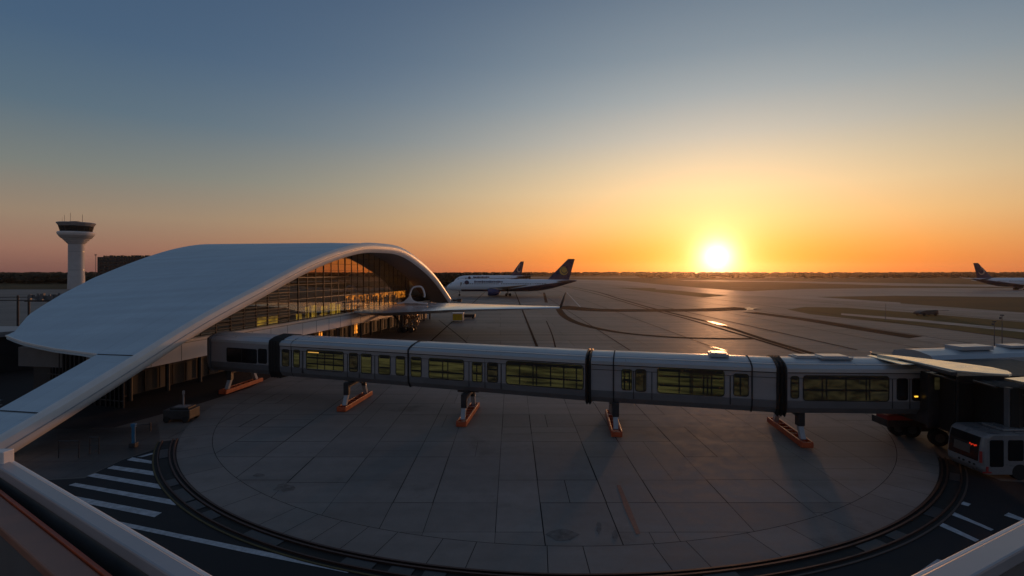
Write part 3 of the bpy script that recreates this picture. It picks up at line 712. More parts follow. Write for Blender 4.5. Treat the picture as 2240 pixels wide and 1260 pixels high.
# horizontal trim line, and above it a dark bar painting the roof-edge shadow
for i,x0,x1 in ((0,613,891),(0,896,1279),(1,1294,1699),(2,1724,2028)):
    A,B,e,mm=seg(i); t0=onface(i,x0)[0]; t1=onface(i,x1)[0]; b=MB()
    p=A+e*t0+mm*.012; q=A+e*t1+mm*.012
    b.bar((p.x,p.y,4.72),(q.x,q.y,4.72),.03,.03); b.bar((p.x,p.y,5.08),(q.x,q.y,5.08),.05,.05); b.build('trim_and_shadow_line',M['seam'],bridge)
for i,x0,x1 in ((0,616,891),(0,896,1279),(1,1294,1698),(2,1724,2024)):
    A,B,e,mm=seg(i); t0=onface(i,x0)[0]; t1=onface(i,x1)[0]; b=MB()
    for o_,z_ in ((.50,h1b+.19),(3.02,h1b+.22)):  # pale strips put in as painted highlights along both roof edges
        p=A+e*t0-mm*o_; q=A+e*t1-mm*o_; b.bar((p.x,p.y,z_),(q.x,q.y,z_),.26 if o_<1 else .12,.05 if o_<1 else .16)
        b.build('roof_highlight',M['rim'],bridge); b=MB()
def rrect(x0,z0,x1,z1,r,n=5):
    out=[]
    for cx,cz,a0 in ((x1-r,z0+r,-90),(x1-r,z1-r,0),(x0+r,z1-r,90),(x0+r,z0+r,180)):
        for k in range(n+1):
            a=R(a0+90*k/n); out.append((cx+r*math.cos(a),cz+r*math.sin(a)))
    return out
def window(i,x0,x1,y0,y1,par,mode='lit',vb=(),hb=(.38,),r=.12,strip=False,name='window'):
    A,B,e,mm=seg(i); t0,Y0=onface(i,x0); t1,Y1=onface(i,x1); xc=(x0+x1)/2; tc_,Yc=onface(i,xc)
    z1=hz(y0,Yc); z0=hz(y1,Yc)
    def W3(a,z,o): 
        p=A+e*a+mm*o; return Vector((p.x,p.y,z))
    b=MB(); g=.055
    outer=rrect(t0-g,z0-g,t1+g,z1+g,r+g); inner=rrect(t0,z0,t1,z1,r); n=len(outer)
    vs=[W3(a,z,.004) for a,z in outer]+[W3(a,z,.045) for a,z in outer]+[W3(a,z,.045) for a,z in inner]+[W3(a,z,.012) for a,z in inner]
    fs=[(k+o_*n,(k+1)%n+o_*n,(k+1)%n+(o_+1)*n,k+(o_+1)*n) for o_ in range(3) for k in range(n)]
    b.add(vs,fs,0)
    b.add([W3(a,z,.014) for a,z in inner],[tuple(range(n))],1)
    for v in vb:
        a=t0+(t1-t0)*v; b.add([W3(a-.05,z0+.02,.016),W3(a+.05,z0+.02,.016),W3(a+.05,z1-.02,.016),W3(a-.05,z1-.02,.016)],[(0,1,2,3)],0)
    for h in hb:
        z=z0+(z1-z0)*h; b.add([W3(t0+.03,z-.07,.018),W3(t1-.03,z-.07,.018),W3(t1-.03,z+.07,.018),W3(t0+.03,z+.07,.018)],[(0,1,2,3)],0)
    # dark band across the top of the pane
    if mode!='off': b.add([W3(t0+.05,z1-.24,.020),W3(t1-.05,z1-.24,.020),W3(t1-.05,z1-.03,.020),W3(t0+.05,z1-.03,.020)],[(0,1,2,3)],0)
    if strip: b.add([W3(t0+.15,z1-.22,.024),W3(t0+1.35,z1-.22,.024),W3(t0+1.35,z1-.13,.024),W3(t0+.15,z1-.13,.024)],[(0,1,2,3)],2)
    return b.build(name,[M['rubber'],M[{'lit':'pane_lit','dim':'pane_dim','off':'pane_off'}[mode]],M['strip']],par,fix=False)
def doorset(i,xa,xb,y0,y1,par):
    A,B,e,mm=seg(i); b=MB()
    for x in (xa,xb):
        t0,Y=onface(i,x); p=A+e*t0+mm*.01; b.bar((p.x,p.y,h0b+.42),(p.x,p.y,4.72),.03,.05,up=(e.x,e.y,0))
    b.build('door_seam',M['seam'],par)
W=window
r_=secs['root']; W(0,497,561,763,792,r_,'off',(.5,),()); W(0,566,583,764,794,r_,'off',(),())
s_=secs['a1']
W(0,618,632,765,800,s_,'dim',(),()); W(0,643,655,766,802,s_,'lit',(),()); W(0,671,751,768,810,s_,'lit',(.30,.5,.74),(.3,.62),.15,True)
W(0,765,782,773,812,s_,'dim',(),(.15,)); W(0,791,812,775,816,s_,'lit',(),()); W(0,829,853,778,818,s_,'lit',(),(.35,)); W(0,867,885,780,820,s_,'lit',(),())
doorset(0,638,663,0,0,s_); doorset(0,760,786,0,0,s_); doorset(0,820,661,0,0,s_)
s_=secs['a2']
W(0,900,921,782,823,s_,'lit',(),(.3,)); W(0,939,1014,786,829,s_,'lit',(.4,.55),(.32,),.16); W(0,1034,1054,793,834,s_,'lit',(.45,),(.4,)); W(0,1067,1088,794,835,s_,'dim',(),(.3,.65))
W(0,1108,1275,795,845,s_,'lit',(.18,.36,.405,.59,.76,.92),(.36,),.2)
doorset(0,1026,1061,0,0,s_); doorset(0,1096,1096.5,0,0,s_)
s_=secs['a4']
W(1,1361,1381,809,852,s_,'lit',(.25,.8),(.5,)); W(1,1391,1412,809,855,s_,'dim',(.85,),()); W(1,1439,1583,808,862,s_,'lit',(.33,.50,.53,.70,.76,.82),(.30,.68),.18); W(1,1606,1636,819,865,s_,'dim',(.45,),())
doorset(1,1386,1426,0,0,s_); doorset(1,1597,1597.5,0,0,s_)
s_=secs['b']
W(2,1731,1746,824,870,s_,'dim',(),(.3,.7)); W(2,1758,1943,823,876,s_,'dim',(.22,.27,.5,.74,.78),(.42,),.18); W(2,1963,1984,829,874,s_,'off',(),()); W(2,1996,2017,829,875,s_,'off',(),())
doorset(2,1952,1990,0,0,s_)
A,B,e,mm=seg(2); t0,Y=onface(2,2003); p=A+e*t0+mm*.06; b=MB(); b.box((p.x,p.y,hz(867,Y)),(.22,.04,.09)); b.build('signal_lamp',M['lamp'],s_)
# rooftop units
def roofbox(i,x,w_,off,h,ln,par):
    A,B,e,mm=seg(i); t0,_=onface(i,x); c=A+e*t0-mm*off; rz=math.atan2(e.y,e.x)
    b=MB(); b.box((c.x,c.y,h1b+.42+h/2),(ln,w_,h),rz); b.box((c.x,c.y,h1b+.42+h+.03),(ln*.8,w_*.8,.05),rz)
    o=b.build('rooftop_unit',M['troof'],par,bevel=.03); return o
roofbox(1,1578,1.5,1.7,.22,1.3,secs['a4']); roofbox(2,1790,1.2,1.9,.12,1.6,secs['b']); roofbox(2,1850,1.5,1.7,.16,2.2,secs['b'])
b=MB(); t0,_=onface(0,470); A,B,e,mm=seg(0)
for x0,x1 in ((640,1270),):
    ta,tb=onface(0,x0)[0],onface(0,x1)[0]
    p=A+e*ta-mm*3.3; q=A+e*tb-mm*3.3; b.bar((p.x,p.y,h1b+.26),(q.x,q.y,h1b+.26),.05,.05)
b.build('roof_conduit',M['leggrey'],bridge)
# support legs
def leg(cx,cy,px_shear=.1,tilt=0,low=False):
    L_=3.0; d=Vector((.11,1,0)).normalized(); c=Vector((cx,cy,0)); perp=Vector((d.y,-d.x,0))
    o=MB(); o.bar(c-d*1.9+Vector((0,0,h0b-.22)),c+d*1.7+Vector((0,0,h0b-.22)),.5,.36); o.bar(c-perp*.9+Vector((0,0,h0b-.12)),c+perp*.9+Vector((0,0,h0b-.12)),.5,.2)
    o.bar(c+d*.7+Vector((0,0,h0b-.3)),c+d*1.9+Vector((0,0,h0b-.9)),.2,.22)
    root=o.build('support_leg',M['darkmetal'],bridge,bevel=.03)
    for sg in (-1,1):
        p=c+d*1.9*sg
        k=MB(); k.bar(p+Vector((0,0,h0b+.05)),p+Vector((0,0,1.25)),.46 if sg<0 else .34,.5); k.build('upper_column',M['darkmetal'],root,bevel=.03)
        k=MB(); k.bar(p+Vector((0,0,1.25)),p+d*.45*sg+Vector((0,0,.38)),.34,.34); k.bar(p+Vector((0,0,1.22)),p+Vector((0,0,1.30)),.42,.42); k.build('lower_column',M['leggrey'],root,bevel=.02)
    k=MB()
    for sg in (-1,1):
        k.bar(c-d*L_+perp*.34*sg+Vector((0,0,.26)),c+d*L_+perp*.34*sg+Vector((0,0,.26)),.12,.40)
    k.box(c+Vector((0,0,.16)),(.64,L_*2,.12),rz=-math.atan2(d.x,d.y)); k.box(c-d*L_+Vector((0,0,.24)),(.78,.14,.36),rz=-math.atan2(d.x,d.y)); k.box(c+d*L_+Vector((0,0,.24)),(.78,.14,.36),rz=-math.atan2(d.x,d.y))
    for kx in (-1.0,-.2,.6,1.4): k.box(c+d*kx+Vector((0,0,.3)),(.6,.1,.25),rz=-math.atan2(d.x,d.y))
    k.build('foot_beam',M['orange'],root,bevel=.02)
for x,y in ((-1.19,3.9),(-.30,3.545),(.66,3.34),(1.70,3.15),(-2.33,4.42)): leg(x*H,y*H)
inv(bridge)
# link corridor between the bridge root and terminal
# ------------------------------------------------------------------ cab at the right end
cab=thing('bridge_cab','dark docking cab with bellows and bright canopy plates ending the boarding bridge','boarding bridge cab',(32,33,0))
def xy(x,Y): return (x-CX)/F*Y
def cabbox(name,x0,x1,Yn,Yf,z0,z1,m_,bev=.03):
    b=MB(); X0,X1=xy(x0,Yn),xy(x1,Yn); b.box(((X0+X1)/2,(Yn+Yf)/2,(z0+z1)/2),(X1-X0,Yf-Yn,z1-z0)); return b.build(name,m_,cab,bevel=bev)
cabbox('rotunda_wall',2034,2085,34.0,38.2,1.75,5.3,M['darkmetal'])
cabbox('cab_body',2088,2420,32.8,39.0,1.6,5.35,M['rubber'])
cabbox('cab_window',2046,2056,33.93,33.99,4.2,5.0,M['pane_dim'],0)
b=MB()
for x,Y,w_ in ((2031,33.9,.22),(2094,32.7,.10)): b.bar((xy(x,Y),Y,1.7),(xy(x,Y),Y,5.35),w_,w_)
b.bar((xy(2034,33.8),33.8,5.3),(xy(2094,32.7),32.7,5.05),.1,.1); b.bar((xy(2100,32.6),32.6,4.9),(xy(2136,32.6),32.6,4.95),.08,.08)
b.bar((xy(2128,32.3),32.3,5.15),(xy(2260,30.0),30.0,4.6),.10,.10)
b.build('cab_frame',M['mull'],cab)
b=MB()
Yc=30.6
b.bar((xy(2206,Yc),Yc,.5),(xy(2206,Yc),Yc,5.1),.28,.28); b.bar((xy(2160,Yc),Yc+.6,1.4),(xy(2120,Yc),Yc+1.2,.6),.1,.1)
b.build('post',M['skirt'],cab)
bb=MB()
rs=[]
for k in range(17):
    X=xy(2212,30.4)+k*.35; g=.14 if k%2 else 0
    rs.append([(X,30.4-g,1.4-g),(X,30.4-g,5.0+g),(X,34.0+g,5.0+g),(X,34.0+g,1.4-g)])
bb.loft(rs); bb.build('bellows',M['rubber'],cab)
# canopy plates
def plate(name,pts,h,th,m_):
    q=[G(x,y,h) for x,y in pts]; b=MB(); b.prism(q,(0,0,-th)); return b.build(name,m_,cab,bevel=.03)
plate('canopy_plate',[(1918,775),(1960,777),(2040,786),(2112,795),(2170,803),(2205,811),(2214,816),(2208,819),(2160,816),(2090,810),(2030,797),(1975,785)],6.05,.14,M['canopy'])
plate('canopy_beam',[(1905,768),(1950,775),(2095,814),(2082,814),(1975,787),(1905,772)],6.0,.22,M['darkmetal'])
plate('canopy_plate',[(2196,827),(2240,824),(2330,826),(2330,858),(2240,836)],5.6,.14,M['canopy'])
plate('canopy_plate',[(1896,777),(1915,776),(1986,793),(2010,796),(1974,797)],5.92,.06,M['canopy'])
# bogie below
b=MB()
for X,Y,r in ((xy(1957,35.5),35.5,.62),(xy(1985,35.1),35.1,.62),(xy(1962,37.2),37.2,.62)):
    pass
inv(cab)
bg_=thing('wheel_bogie','wheeled drive bogie in shadow beneath the right end of the boarding bridge','wheel bogie',(26.5,35.6,0))
for (x,y) in ((1962,952),(1992,956),(1968,938),(2052,975)):
    c=G(x,y); d=Vector((1,-.25,0)).normalized(); ax=Vector((.2,1,0)).normalized()
    b=MB(); b.tube(c-ax*.22+Vector((0,0,.58)),c+ax*.22+Vector((0,0,.58)),.58,24); wo=b.build('wheel',M['hide'],bg_,smooth=True,bevel=.05)
    b=MB(); b.tube(c-ax*.25+Vector((0,0,.58)),c-ax*.18+Vector((0,0,.58)),.3,16); b.tube(c-ax*.29+Vector((0,0,.58)),c-ax*.2+Vector((0,0,.58)),.12,10); b.build('hub',M['hub'],wo,smooth=True)
b=MB(); c=G(2000,960); b.box((c.x,c.y+.6,1.15),(4.2,1.6,.5)); b.box((c.x+1.0,c.y+.1,1.0),(1.2,.5,.9)); b.box((c.x+.2,c.y+1.4,1.7),(.9,.9,.9)); b.box((c.x+2.6,c.y-.2,.9),(1.6,.8,.12)); b.box((c.x+2.6,c.y-.2,.6),(1.6,.8,.08))
b.build('chassis',M['darkmetal'],bg_,bevel=.04)
b=MB(); b.box((c.x-1.1,c.y+.4,1.55),(1.9,1.2,.35)); b.build('cover',M['red'],bg_,bevel=.04); inv(bg_)

# second bridge roof behind the cab
b2=thing('far_boarding_bridge','second boarding bridge seen as a bluish roof behind the bright canopy plates at right','boarding bridge',(48,46,0))
def bx(x,y,h): return G(x,y,h)
p0=G(1965,780,5.6); p1=G(2330,779,5.6)
b=MB(); p0=Vector((31.8,38.6,0)); p1=Vector((60,43.5,0)); e=(p1-p0).normalized(); nrm_=Vector((-e.y,e.x,0))
b.loft([[pp+nrm_*o_+Vector((0,0,h)) for o_,h in ((0,2.4),(0,5.35),(.25,5.65),(1.2,5.85),(1.8,5.9),(2.4,5.85),(3.3,5.65),(3.5,5.35),(3.5,2.4))] for pp in (p0,p1)]); o=b.build('tunnel_section',M['troof'],b2)
b=MB(); b.box((36.5,40.9,6.0),(3.0,1.4,.3),math.atan2(e.y,e.x)); b.box((41,41.8,5.98),(2.2,1.2,.2),math.atan2(e.y,e.x)); b.build('rooftop_unit',M['troof'],b2,bevel=.04)
inv(b2)

# ------------------------------------------------------------------ apron bus
c=G(2148,1050); 
bus=thing('apron_bus','white apron bus with dark windscreen and small red display at right edge','bus',(c.x,c.y,0))
BL,BWd,BH=9.0,2.5,2.62
def rr_box(x0,x1,y0,y1,z0,z1,r,m_,name,par):
    b=MB(); b.box(((x0+x1)/2,(y0+y1)/2,(z0+z1)/2),(x1-x0,y1-y0,z1-z0)); o=b.build(name,m_,par,bevel=r); o.modifiers[0].segments=4; return o
x0,y0=c.x,c.y
b=MB()
# body with raked front: outline in x-z swept along y
ol=[(0.25,.28),(0.02,.6),(0,.95),(.10,1.9),(.22,2.42),(.50,BH),(BL,BH),(BL,.28)]
b.loft([[(x0+a,y0+yy,z) for a,z in [(q[0]+ins,q[1]) for q in ol]] for yy,ins in ((0,.18),(.14,.02),(.4,0),(BWd-.4,0),(BWd-.14,.02),(BWd,.18))])
body=b.build('body',M['bus'],bus,smooth=False,bevel=.05)
b=MB(); b.loft([[(x0+a,y0+yy,z) for a,z in ((-.02,.98),(.085,1.9),(.2,2.38),(.26,2.38),(.14,1.9),(.05,.98))] for yy in (.28,BWd-.22)]); ws=b.build('windscreen',M['pane_off'],bus,bevel=.02)
b=MB(); b.box((x0+.03,y0+1.35,1.52),(.012,1.1,.5),rot=Matrix.Rotation(R(7),3,'Y')); b.build('reflected_blind',mat('blind',(.10,.085,.075),.5),ws)
b=MB()
for k in range(5): b.box((x0+.055,y0+.44+k*.10,1.86-(k%2)*.04),(.02,.06,.09 if k!=2 else .05),rot=Matrix.Rotation(R(7),3,'Y'))
b.build('display',M['led'],ws)
for a,bb_,nm in ((.45,1.25,'door'),(1.5,2.4,'side_window'),(2.6,4.2,'side_window'),(4.4,6.2,'side_window')):
    z0_=.75 if nm=='door' else 1.1
    b=MB(); ol=rrect(x0+a,z0_,x0+bb_,2.3,.1); b.prism([(q[0],y0-.012,q[1]) for q in ol],(0,.03,0)); b.build(nm,M['pane_off'],bus)
b=MB()
for yy in (.5,.8,1.2,1.5): b.tube((x0-.03,y0+yy,.74),(x0+.05,y0+yy,.74),.06,10)
b.build('fog_lamp',M['rubber'],bus)
b=MB(); b.box((x0-.005,y0+.07,1.3),(.1,.09,.65)); b.box((x0+.3,y0-.02,.62),(.12,.03,.3)); b.box((x0+.25,y0-.05,.45),(.5,.04,.08)); b.build('red_trim',M['red'],bus)
for a in (2.2,6.8):
    b=MB(); b.tube((x0+a,y0-.02,.45),(x0+a,y0+.3,.45),.45,20); b.build('wheel',M['hide'],bus,smooth=True)
b=MB(); b.box((x0+4.0,y0+1.25,BH+.08),(4.5,1.4,.14)); b.build('roof_pod',M['bus'],bus,bevel=.04)
inv(bus)

# ------------------------------------------------------------------ foreground terrace parapet
def beam(name,Pa,Pb,w_,h,z,m_,par,bev=.02):
    b=MB(); b.bar((Pa[0],Pa[1],z),(Pb[0],Pb[1],z),w_,h); return b.build(name,m_,par,bevel=bev)
def parapet(label,outer,inner_dir,par_name='terrace_parapet'):
    pass
D=1.9; hc=H-D
def cap_from(top,bot,label,side):
    o=thing('terrace_parapet',label,'parapet',(0,0,0))
    a=G(*top[0],hc); c_=G(*top[1],hc); d=(c_-a).normalized(); a=a-d*6; c_=c_+d*(.0)
    # extend to the meeting point
    ia=G(*bot[0],hc); n=Vector((-d.y,d.x,0)); wd=(ia-G(*top[0],hc)).dot(n)
    return o,a,c_,d,n,wd
# left
Lo=thing('terrace_parapet','pale capped parapet rail running along the lower left corner, with dark gap behind','parapet',tuple(G(200,1110,hc)))
a=G(20,1006,hc); c_=G(452,1260,hc); d=(c_-a).normalized(); n=Vector((d.y,-d.x,0)); n=n if n.y<0 else -n
ia=G(0,1028,hc); wd=(ia-a).dot(n); ia2=G(385,1260,hc); wd2=(ia2-a).dot(n); print('cap widths',wd,wd2,'dir',d)
wd=(wd+wd2)/2
Pm=a+d*((c_-a).length+1.1)
def pl(name,o0,o1,z0,z1,m_,par,bev=.015,st=a-d*7,en=Pm,nn_=None):
    nn_=nn_ if nn_ is not None else n
    b=MB(); q=[st+nn_*o0,en+nn_*o0,en+nn_*o1,st+nn_*o1]; b.prism([(v.x,v.y,z0) for v in q],(0,0,z1-z0)); return b.build(name,m_,par,bevel=bev)
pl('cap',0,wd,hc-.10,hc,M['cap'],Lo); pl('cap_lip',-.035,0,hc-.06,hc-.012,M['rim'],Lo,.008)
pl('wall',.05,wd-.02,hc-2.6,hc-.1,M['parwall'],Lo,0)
inv(Lo)
Lg=thing('terrace_ledge','brown coped ledge with warm light painted as an orange edge strip in the bottom left corner','ledge',tuple(G(60,1180,hc-.6)))
hl_=hc-.13
e1=G(0,1082,hl_); e2=G(225,1260,hl_); dd=(e2-e1).normalized(); n2=Vector((dd.y,-dd.x,0)); n2=n2 if n2.y<0 else -n2
w2=(G(0,1152,hl_)-e1).dot(n2)
pl('coping',0,w2,hl_-.08,hl_,M['timber'],Lg,.015,e1-dd*4,e2+dd*2,n2)
pl('painted_light_edge',-.03,-.002,hl_-.03,hl_+.012,M['orange'],Lg,.004,e1-dd*4,e2+dd*2,n2)  # orange colour paints the warm light along the ledge edge
pl('ledge_wall',.03,w2-.02,hl_-2.0,hl_-.08,M['parwall'],Lg,0,e1-dd*4,e2+dd*2,n2)
inv(Lg)
# right
a=G(2240,1142,hc); c_=G(2008,1260,hc); d=(c_-a).normalized(); nR=Vector((d.y,-d.x,0)); nR=nR if nR.y<0 else -nR
wr=(G(2240,1170,hc)-a).dot(nR); print('right cap',wr)
Ro=thing('terrace_parapet','pale capped parapet rail crossing the lower right corner','parapet',tuple(a))
st=a-d*8; en=a+d*((c_-a).length+2.0)
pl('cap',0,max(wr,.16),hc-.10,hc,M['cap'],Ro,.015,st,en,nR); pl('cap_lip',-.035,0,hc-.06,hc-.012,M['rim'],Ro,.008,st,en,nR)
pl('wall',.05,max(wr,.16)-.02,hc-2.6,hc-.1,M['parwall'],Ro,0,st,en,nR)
inv(Ro)
# stub post
ps=thing('parapet_post','short orange-lit post end on the parapet at the left edge','post',tuple(G(6,1000,hc)))
q=G(4,1012,hc); b=MB(); b.box((q.x-.05,q.y+.02,hc+.03),(.20,.12,.17)); b.build('post_cap',M['white'],ps,bevel=.01); inv(ps)
# terrace the photographer stands on
sh=thing('viewing_terrace','dark terrace deck below the parapet rails at the bottom corners','terrace',(0,-2,0))
poly_block('terrace_slab',[(-9,-9),(9,-9),(9,-.2),(1.2,.9),(-1.0,.9),(-9,.6)],hc-3.2,hc-2.65,M['deck'],sh)
poly_block('wall',[(-8.5,-8.5),(8.5,-8.5),(8.5,-.6),(1,.4),(-1,.4),(-8.5,.1)],0,hc-3.2,M['parwall'],sh); inv(sh)

# ------------------------------------------------------------------ aircraft
def paint(name):
    m,t,b=nt(name); L=t.links
    tc=N(t,'ShaderNodeTexCoord'); sx=N(t,'ShaderNodeSeparateXYZ'); L.new(tc.outputs['Object'],sx.inputs[0])
    # belly line climbs towards the tail (x = 0 nose, grows aft)
    a=N(t,'ShaderNodeMapRange'); a.inputs[1].default_value=30; a.inputs[2].default_value=64; a.inputs[3].default_value=3.3; a.inputs[4].default_value=7.8; L.new(sx.outputs['X'],a.inputs[0])
    lt_=N(t,'ShaderNodeMath',operation='LESS_THAN'); L.new(sx.outputs['Z'],lt_.inputs[0]); L.new(a.outputs[0],lt_.inputs[1])
    gt=N(t,'ShaderNodeMath',operation='GREATER_THAN'); L.new(sx.outputs['X'],gt.inputs[0]); gt.inputs[1].default_value=7.5
    mu=N(t,'ShaderNodeMath',operation='MULTIPLY'); L.new(lt_.outputs[0],mu.inputs[0]); L.new(gt.outputs[0],mu.inputs[1])
    mx=N(t,'ShaderNodeMix',data_type='RGBA'); mx.inputs[6].default_value=(.80,.86,.95,1); mx.inputs[7].default_value=(.035,.03,.06,1); L.new(mu.outputs[0],mx.inputs[0]); L.new(mx.outputs[2],b.inputs['Base Color']); b.inputs['Roughness'].default_value=.28
    return m
PAINT=paint('fuselage_paint')
def aircraft(label,loc,rz,sc_=1.0,em='emblem',group=None):
    o=thing('airliner',label,'aircraft',loc,rz,group); o.scale=(sc_,)*3
    st=[(0,.15,4.3),(.5,.85,4.35),(1.5,1.45,4.55),(3,2.05,4.85),(5,2.6,5.1),(8,2.95,5.25),(12,3.0,5.3),(42,3.0,5.3),(48,2.75,5.55),(54,2.1,6.1),(59,1.35,6.8),(63,.7,7.3),(65.5,.25,7.6)]
    b=MB(); n=28
    b.loft([[(x,r*math.cos(2*math.pi*k/n),z+r*1.03*math.sin(2*math.pi*k/n)) for k in range(n)] for x,r,z in st]); b.build('fuselage',PAINT,o,smooth=True)
    # fin
    def airfoil(root,tip,th0,th1,name,m_,par=o):
        # root/tip: (LE, TE) points; thickness along axis given as vectors
        b=MB(); rs=[]
        for (LE,TE),th in ((root,th0),(tip,th1)):
            LE=Vector(LE);TE=Vector(TE);th=Vector(th); c_=TE-LE
            rs.append([LE,LE+c_*.12+th*.75,LE+c_*.35+th,LE+c_*.7+th*.55,TE,LE+c_*.7-th*.55,LE+c_*.35-th,LE+c_*.12-th*.75])
        b.loft(rs); return b.build(name,m_,par,smooth=True)
    fin=airfoil(((50.5,0,7.8),(61.5,0,7.6)),((61.2,0,18.6),(64.6,0,18.6)),(0,.42,0),(0,.14,0),'tail_fin',M['navy'])
    # emblem on both sides: ring, open on one side, with an inner blob
    for sg in (-1,1):
        b=MB(); cx,cz,r=59.0,12.6,2.15; n=28; rs=[]
        for k in range(n+1):
            a_=R(60+ 300*k/n); w_=.75*math.sin(math.pi*k/n)+.12
            rs.append([(cx+(r)*math.cos(a_),sg*.40,cz+r*math.sin(a_)),(cx+(r-w_)*math.cos(a_),sg*.40,cz+(r-w_)*math.sin(a_)),(cx+(r-w_)*math.cos(a_),sg*.46,cz+(r-w_)*math.sin(a_)),(cx+r*math.cos(a_),sg*.46,cz+r*math.sin(a_))])
        b.loft(rs)
        if em=='emblem':
            b.prism([(cx+.25+1.35*math.cos(R(k*30))*(1.0 if k%3 else 1.1),sg*.40,cz+.35+1.4*math.sin(R(k*30))) for k in range(12)],(0,sg*.05,0))
        else:
            b.prism([(cx-.7+1.2*q[0],sg*.38,cz+2.6+1.2*q[1]) for q in ((0,0),(.4,.5),(1.2,1.2),(1.6,1.3),(1.1,.5),(.5,-.2))],(0,sg*.05,0))
        b.build('emblem',M[em],fin)
    for sg in (-1,1):
        airfoil(((55,sg*1.2,7.4),(61.5,sg*1.0,7.3)),((61.5,sg*10,8.2),(64.2,sg*10,8.2)),(0,0,.28),(0,0,.1),'tailplane',M['darkmetal'] if sg>0 else M['steel'])
        airfoil(((21,sg*2.6,3.9),(32,sg*2.6,3.7)),((38,sg*28,6.1),(40.5,sg*28,6.1)),(0,0,.6),(0,0,.15),'wing',M['steel'])
        # engine
        b=MB(); n=20; ex,ey,ez=21.5,sg*9.2,2.15
        b.loft([[(ex+x,ey+r*math.cos(2*math.pi*k/n),ez+r*math.sin(2*math.pi*k/n)) for k in range(n)] for x,r in ((0,1.35),(-.25,1.5),(0,1.65),(1.5,1.75),(3.5,1.6),(5.2,1.15),(5.2,.7))],cap=True)
        en_=b.build('engine',M['eblue'],o,smooth=True)
        b=MB(); b.prism([(22.5,ey-.15,3.6),(28,ey-.15,3.2),(29.5,ey-.15,4.6),(25.5,ey-.15,4.7)],(0,.3,0)); b.build('pylon',M['steel'],en_)
        b=MB(); b.tube((31,sg*3.6,.75),(30.6,sg*3.4,4),.22,10)
        for wx in (-.9,.9):
            for wy in (-.5,.5): b.tube((31+wx,sg*3.6+wy-.22,.62),(31+wx,sg*3.6+wy+.22,.62),.62,16)
        b.build('main_gear',M['hide'],o)
        # passenger windows
        b=MB()
        x=9.0
        while x<50:
            if not 26.5<x<27.6: b.box((x,sg*(2.93 if x<43 else 2.75),6.15),(.34,.14,.46))
            x+=.85
        b.build('window_row',M['pane_off'],o)
        b=MB(); b.box((7.6,sg*2.80,5.9),(.9,.16,2.0)); b.build('door',M['steel'],o)
        b=MB(); b.prism([(10.4+1.15*math.cos(R(k*20)),sg*2.86,7.0-.2+1.0*math.sin(R(k*20))) for k in range(18)],(0,sg*.12,0)); b.build('round_emblem',M['navy'],o)
        b=MB(); x=14.5
        for k in range(15):
            wdt=random.uniform(.5,.9)
            b.box((x,sg*2.55,7.15),(wdt*.8,.5,.75 if k%4 else 1.05)); x+=wdt+.22
        b.build('title_lettering',M['navy'],o)
    b=MB(); b.loft([[(x,y,z) for y,z in ((-1.35,a_),(0,a_+.1),(1.35,a_),(1.25,a_+.55),(0,a_+.72),(-1.25,a_+.55))] for x,a_ in ((2.05,5.55),(3.3,6.1))]); b.build('cockpit_window',M['pane_off'],o)
    b=MB(); b.tube((6.5,0,.5),(6.5,0,3.2),.16,10); b.tube((6.5,-.55,.5),(6.5,-.15,.5),.5,16); b.tube((6.5,.15,.5),(6.5,.55,.5),.5,16); b.build('nose_gear',M['hide'],o)
    b=MB(); b.box((24,0,8.5),(1.1,.1,.5)); b.box((41,0,8.5),(.8,.1,.4)); b.build('antenna',M['fus'],o)
    return o
Y1=258
aircraft('white and navy airliner with large yellow tail emblem just beyond the arched roof',(xy(977,Y1),Y1,0),0.0)
Y2=400
aircraft('partly hidden airliner parked behind the near one, only its roof and small navy tail showing',(xy(1000,Y2),Y2-20,0),R(43),1.12,'emblem2')
Y3=345
aircraft('airliner at the right edge facing away to the right, navy tail fin with pale ring',(xy(2131,Y3)+66*.98-5.5,Y3-2,0),R(181),.97,'emblem2')

# ------------------------------------------------------------------ wing-shaped structure in the middle
Yw=103
wg=thing('white_wing','long slender white wing with dark upturned tip and looped fin on a strut','wing',(xy(890,Yw),Yw,0))
def wz(y): return hz(y,Yw)
b=MB(); rs=[]
for x,yf,yn_,th in ((775,681,682.5,.2),(790,675,683.5,.45),(812,668,683.5,.7),(840,664,683,.95),(880,661.5,681.5,1.0),(930,662,679,.9),(980,663,676.5,.8),(1050,665,675,.6),(1120,667.3,674,.45),(1190,669.6,673.2,.3),(1224,670.8,672.8,.2)):
    zc=5.2; Yf=(H-zc)*F/(yf-HY); Yn=(H-zc)*F/(yn_-HY); dY=Yf-Yn
    X=lambda Y: xy(x,Y)
    rs.append([(X(Yn),Yn,zc-.12),(X(Yn+dY*.06),Yn+dY*.06,zc+.02),(X(Yn+dY*.35),Yn+dY*.35,zc+.14),(X(Yn+dY*.7),Yn+dY*.7,zc+.12),(X(Yf),Yf,zc),(X(Yn+dY*.7),Yn+dY*.7,zc-th),(X(Yn+dY*.2),Yn+dY*.2,zc-th*1.1)])
b.loft(rs); b.build('wing_blade',mat('wing_metal',(.82,.82,.84),.22,.45,.05,.3),wg,smooth=True)
b=MB(); X=xy(1224,Yw)
b.loft([[(X-.2,Yw-.7,wz(672)),(X+.5,Yw+.7,wz(672)),(X+.55,Yw+.7,wz(672)-.15),(X-.15,Yw-.7,wz(672)-.15)],[(xy(1237,Yw),Yw+.6,wz(640)),(xy(1239,Yw),Yw+1.2,wz(640)),(xy(1240,Yw),Yw+1.2,wz(640)),(xy(1238,Yw),Yw+.6,wz(640))]]); b.build('winglet',M['darkmetal'],wg)
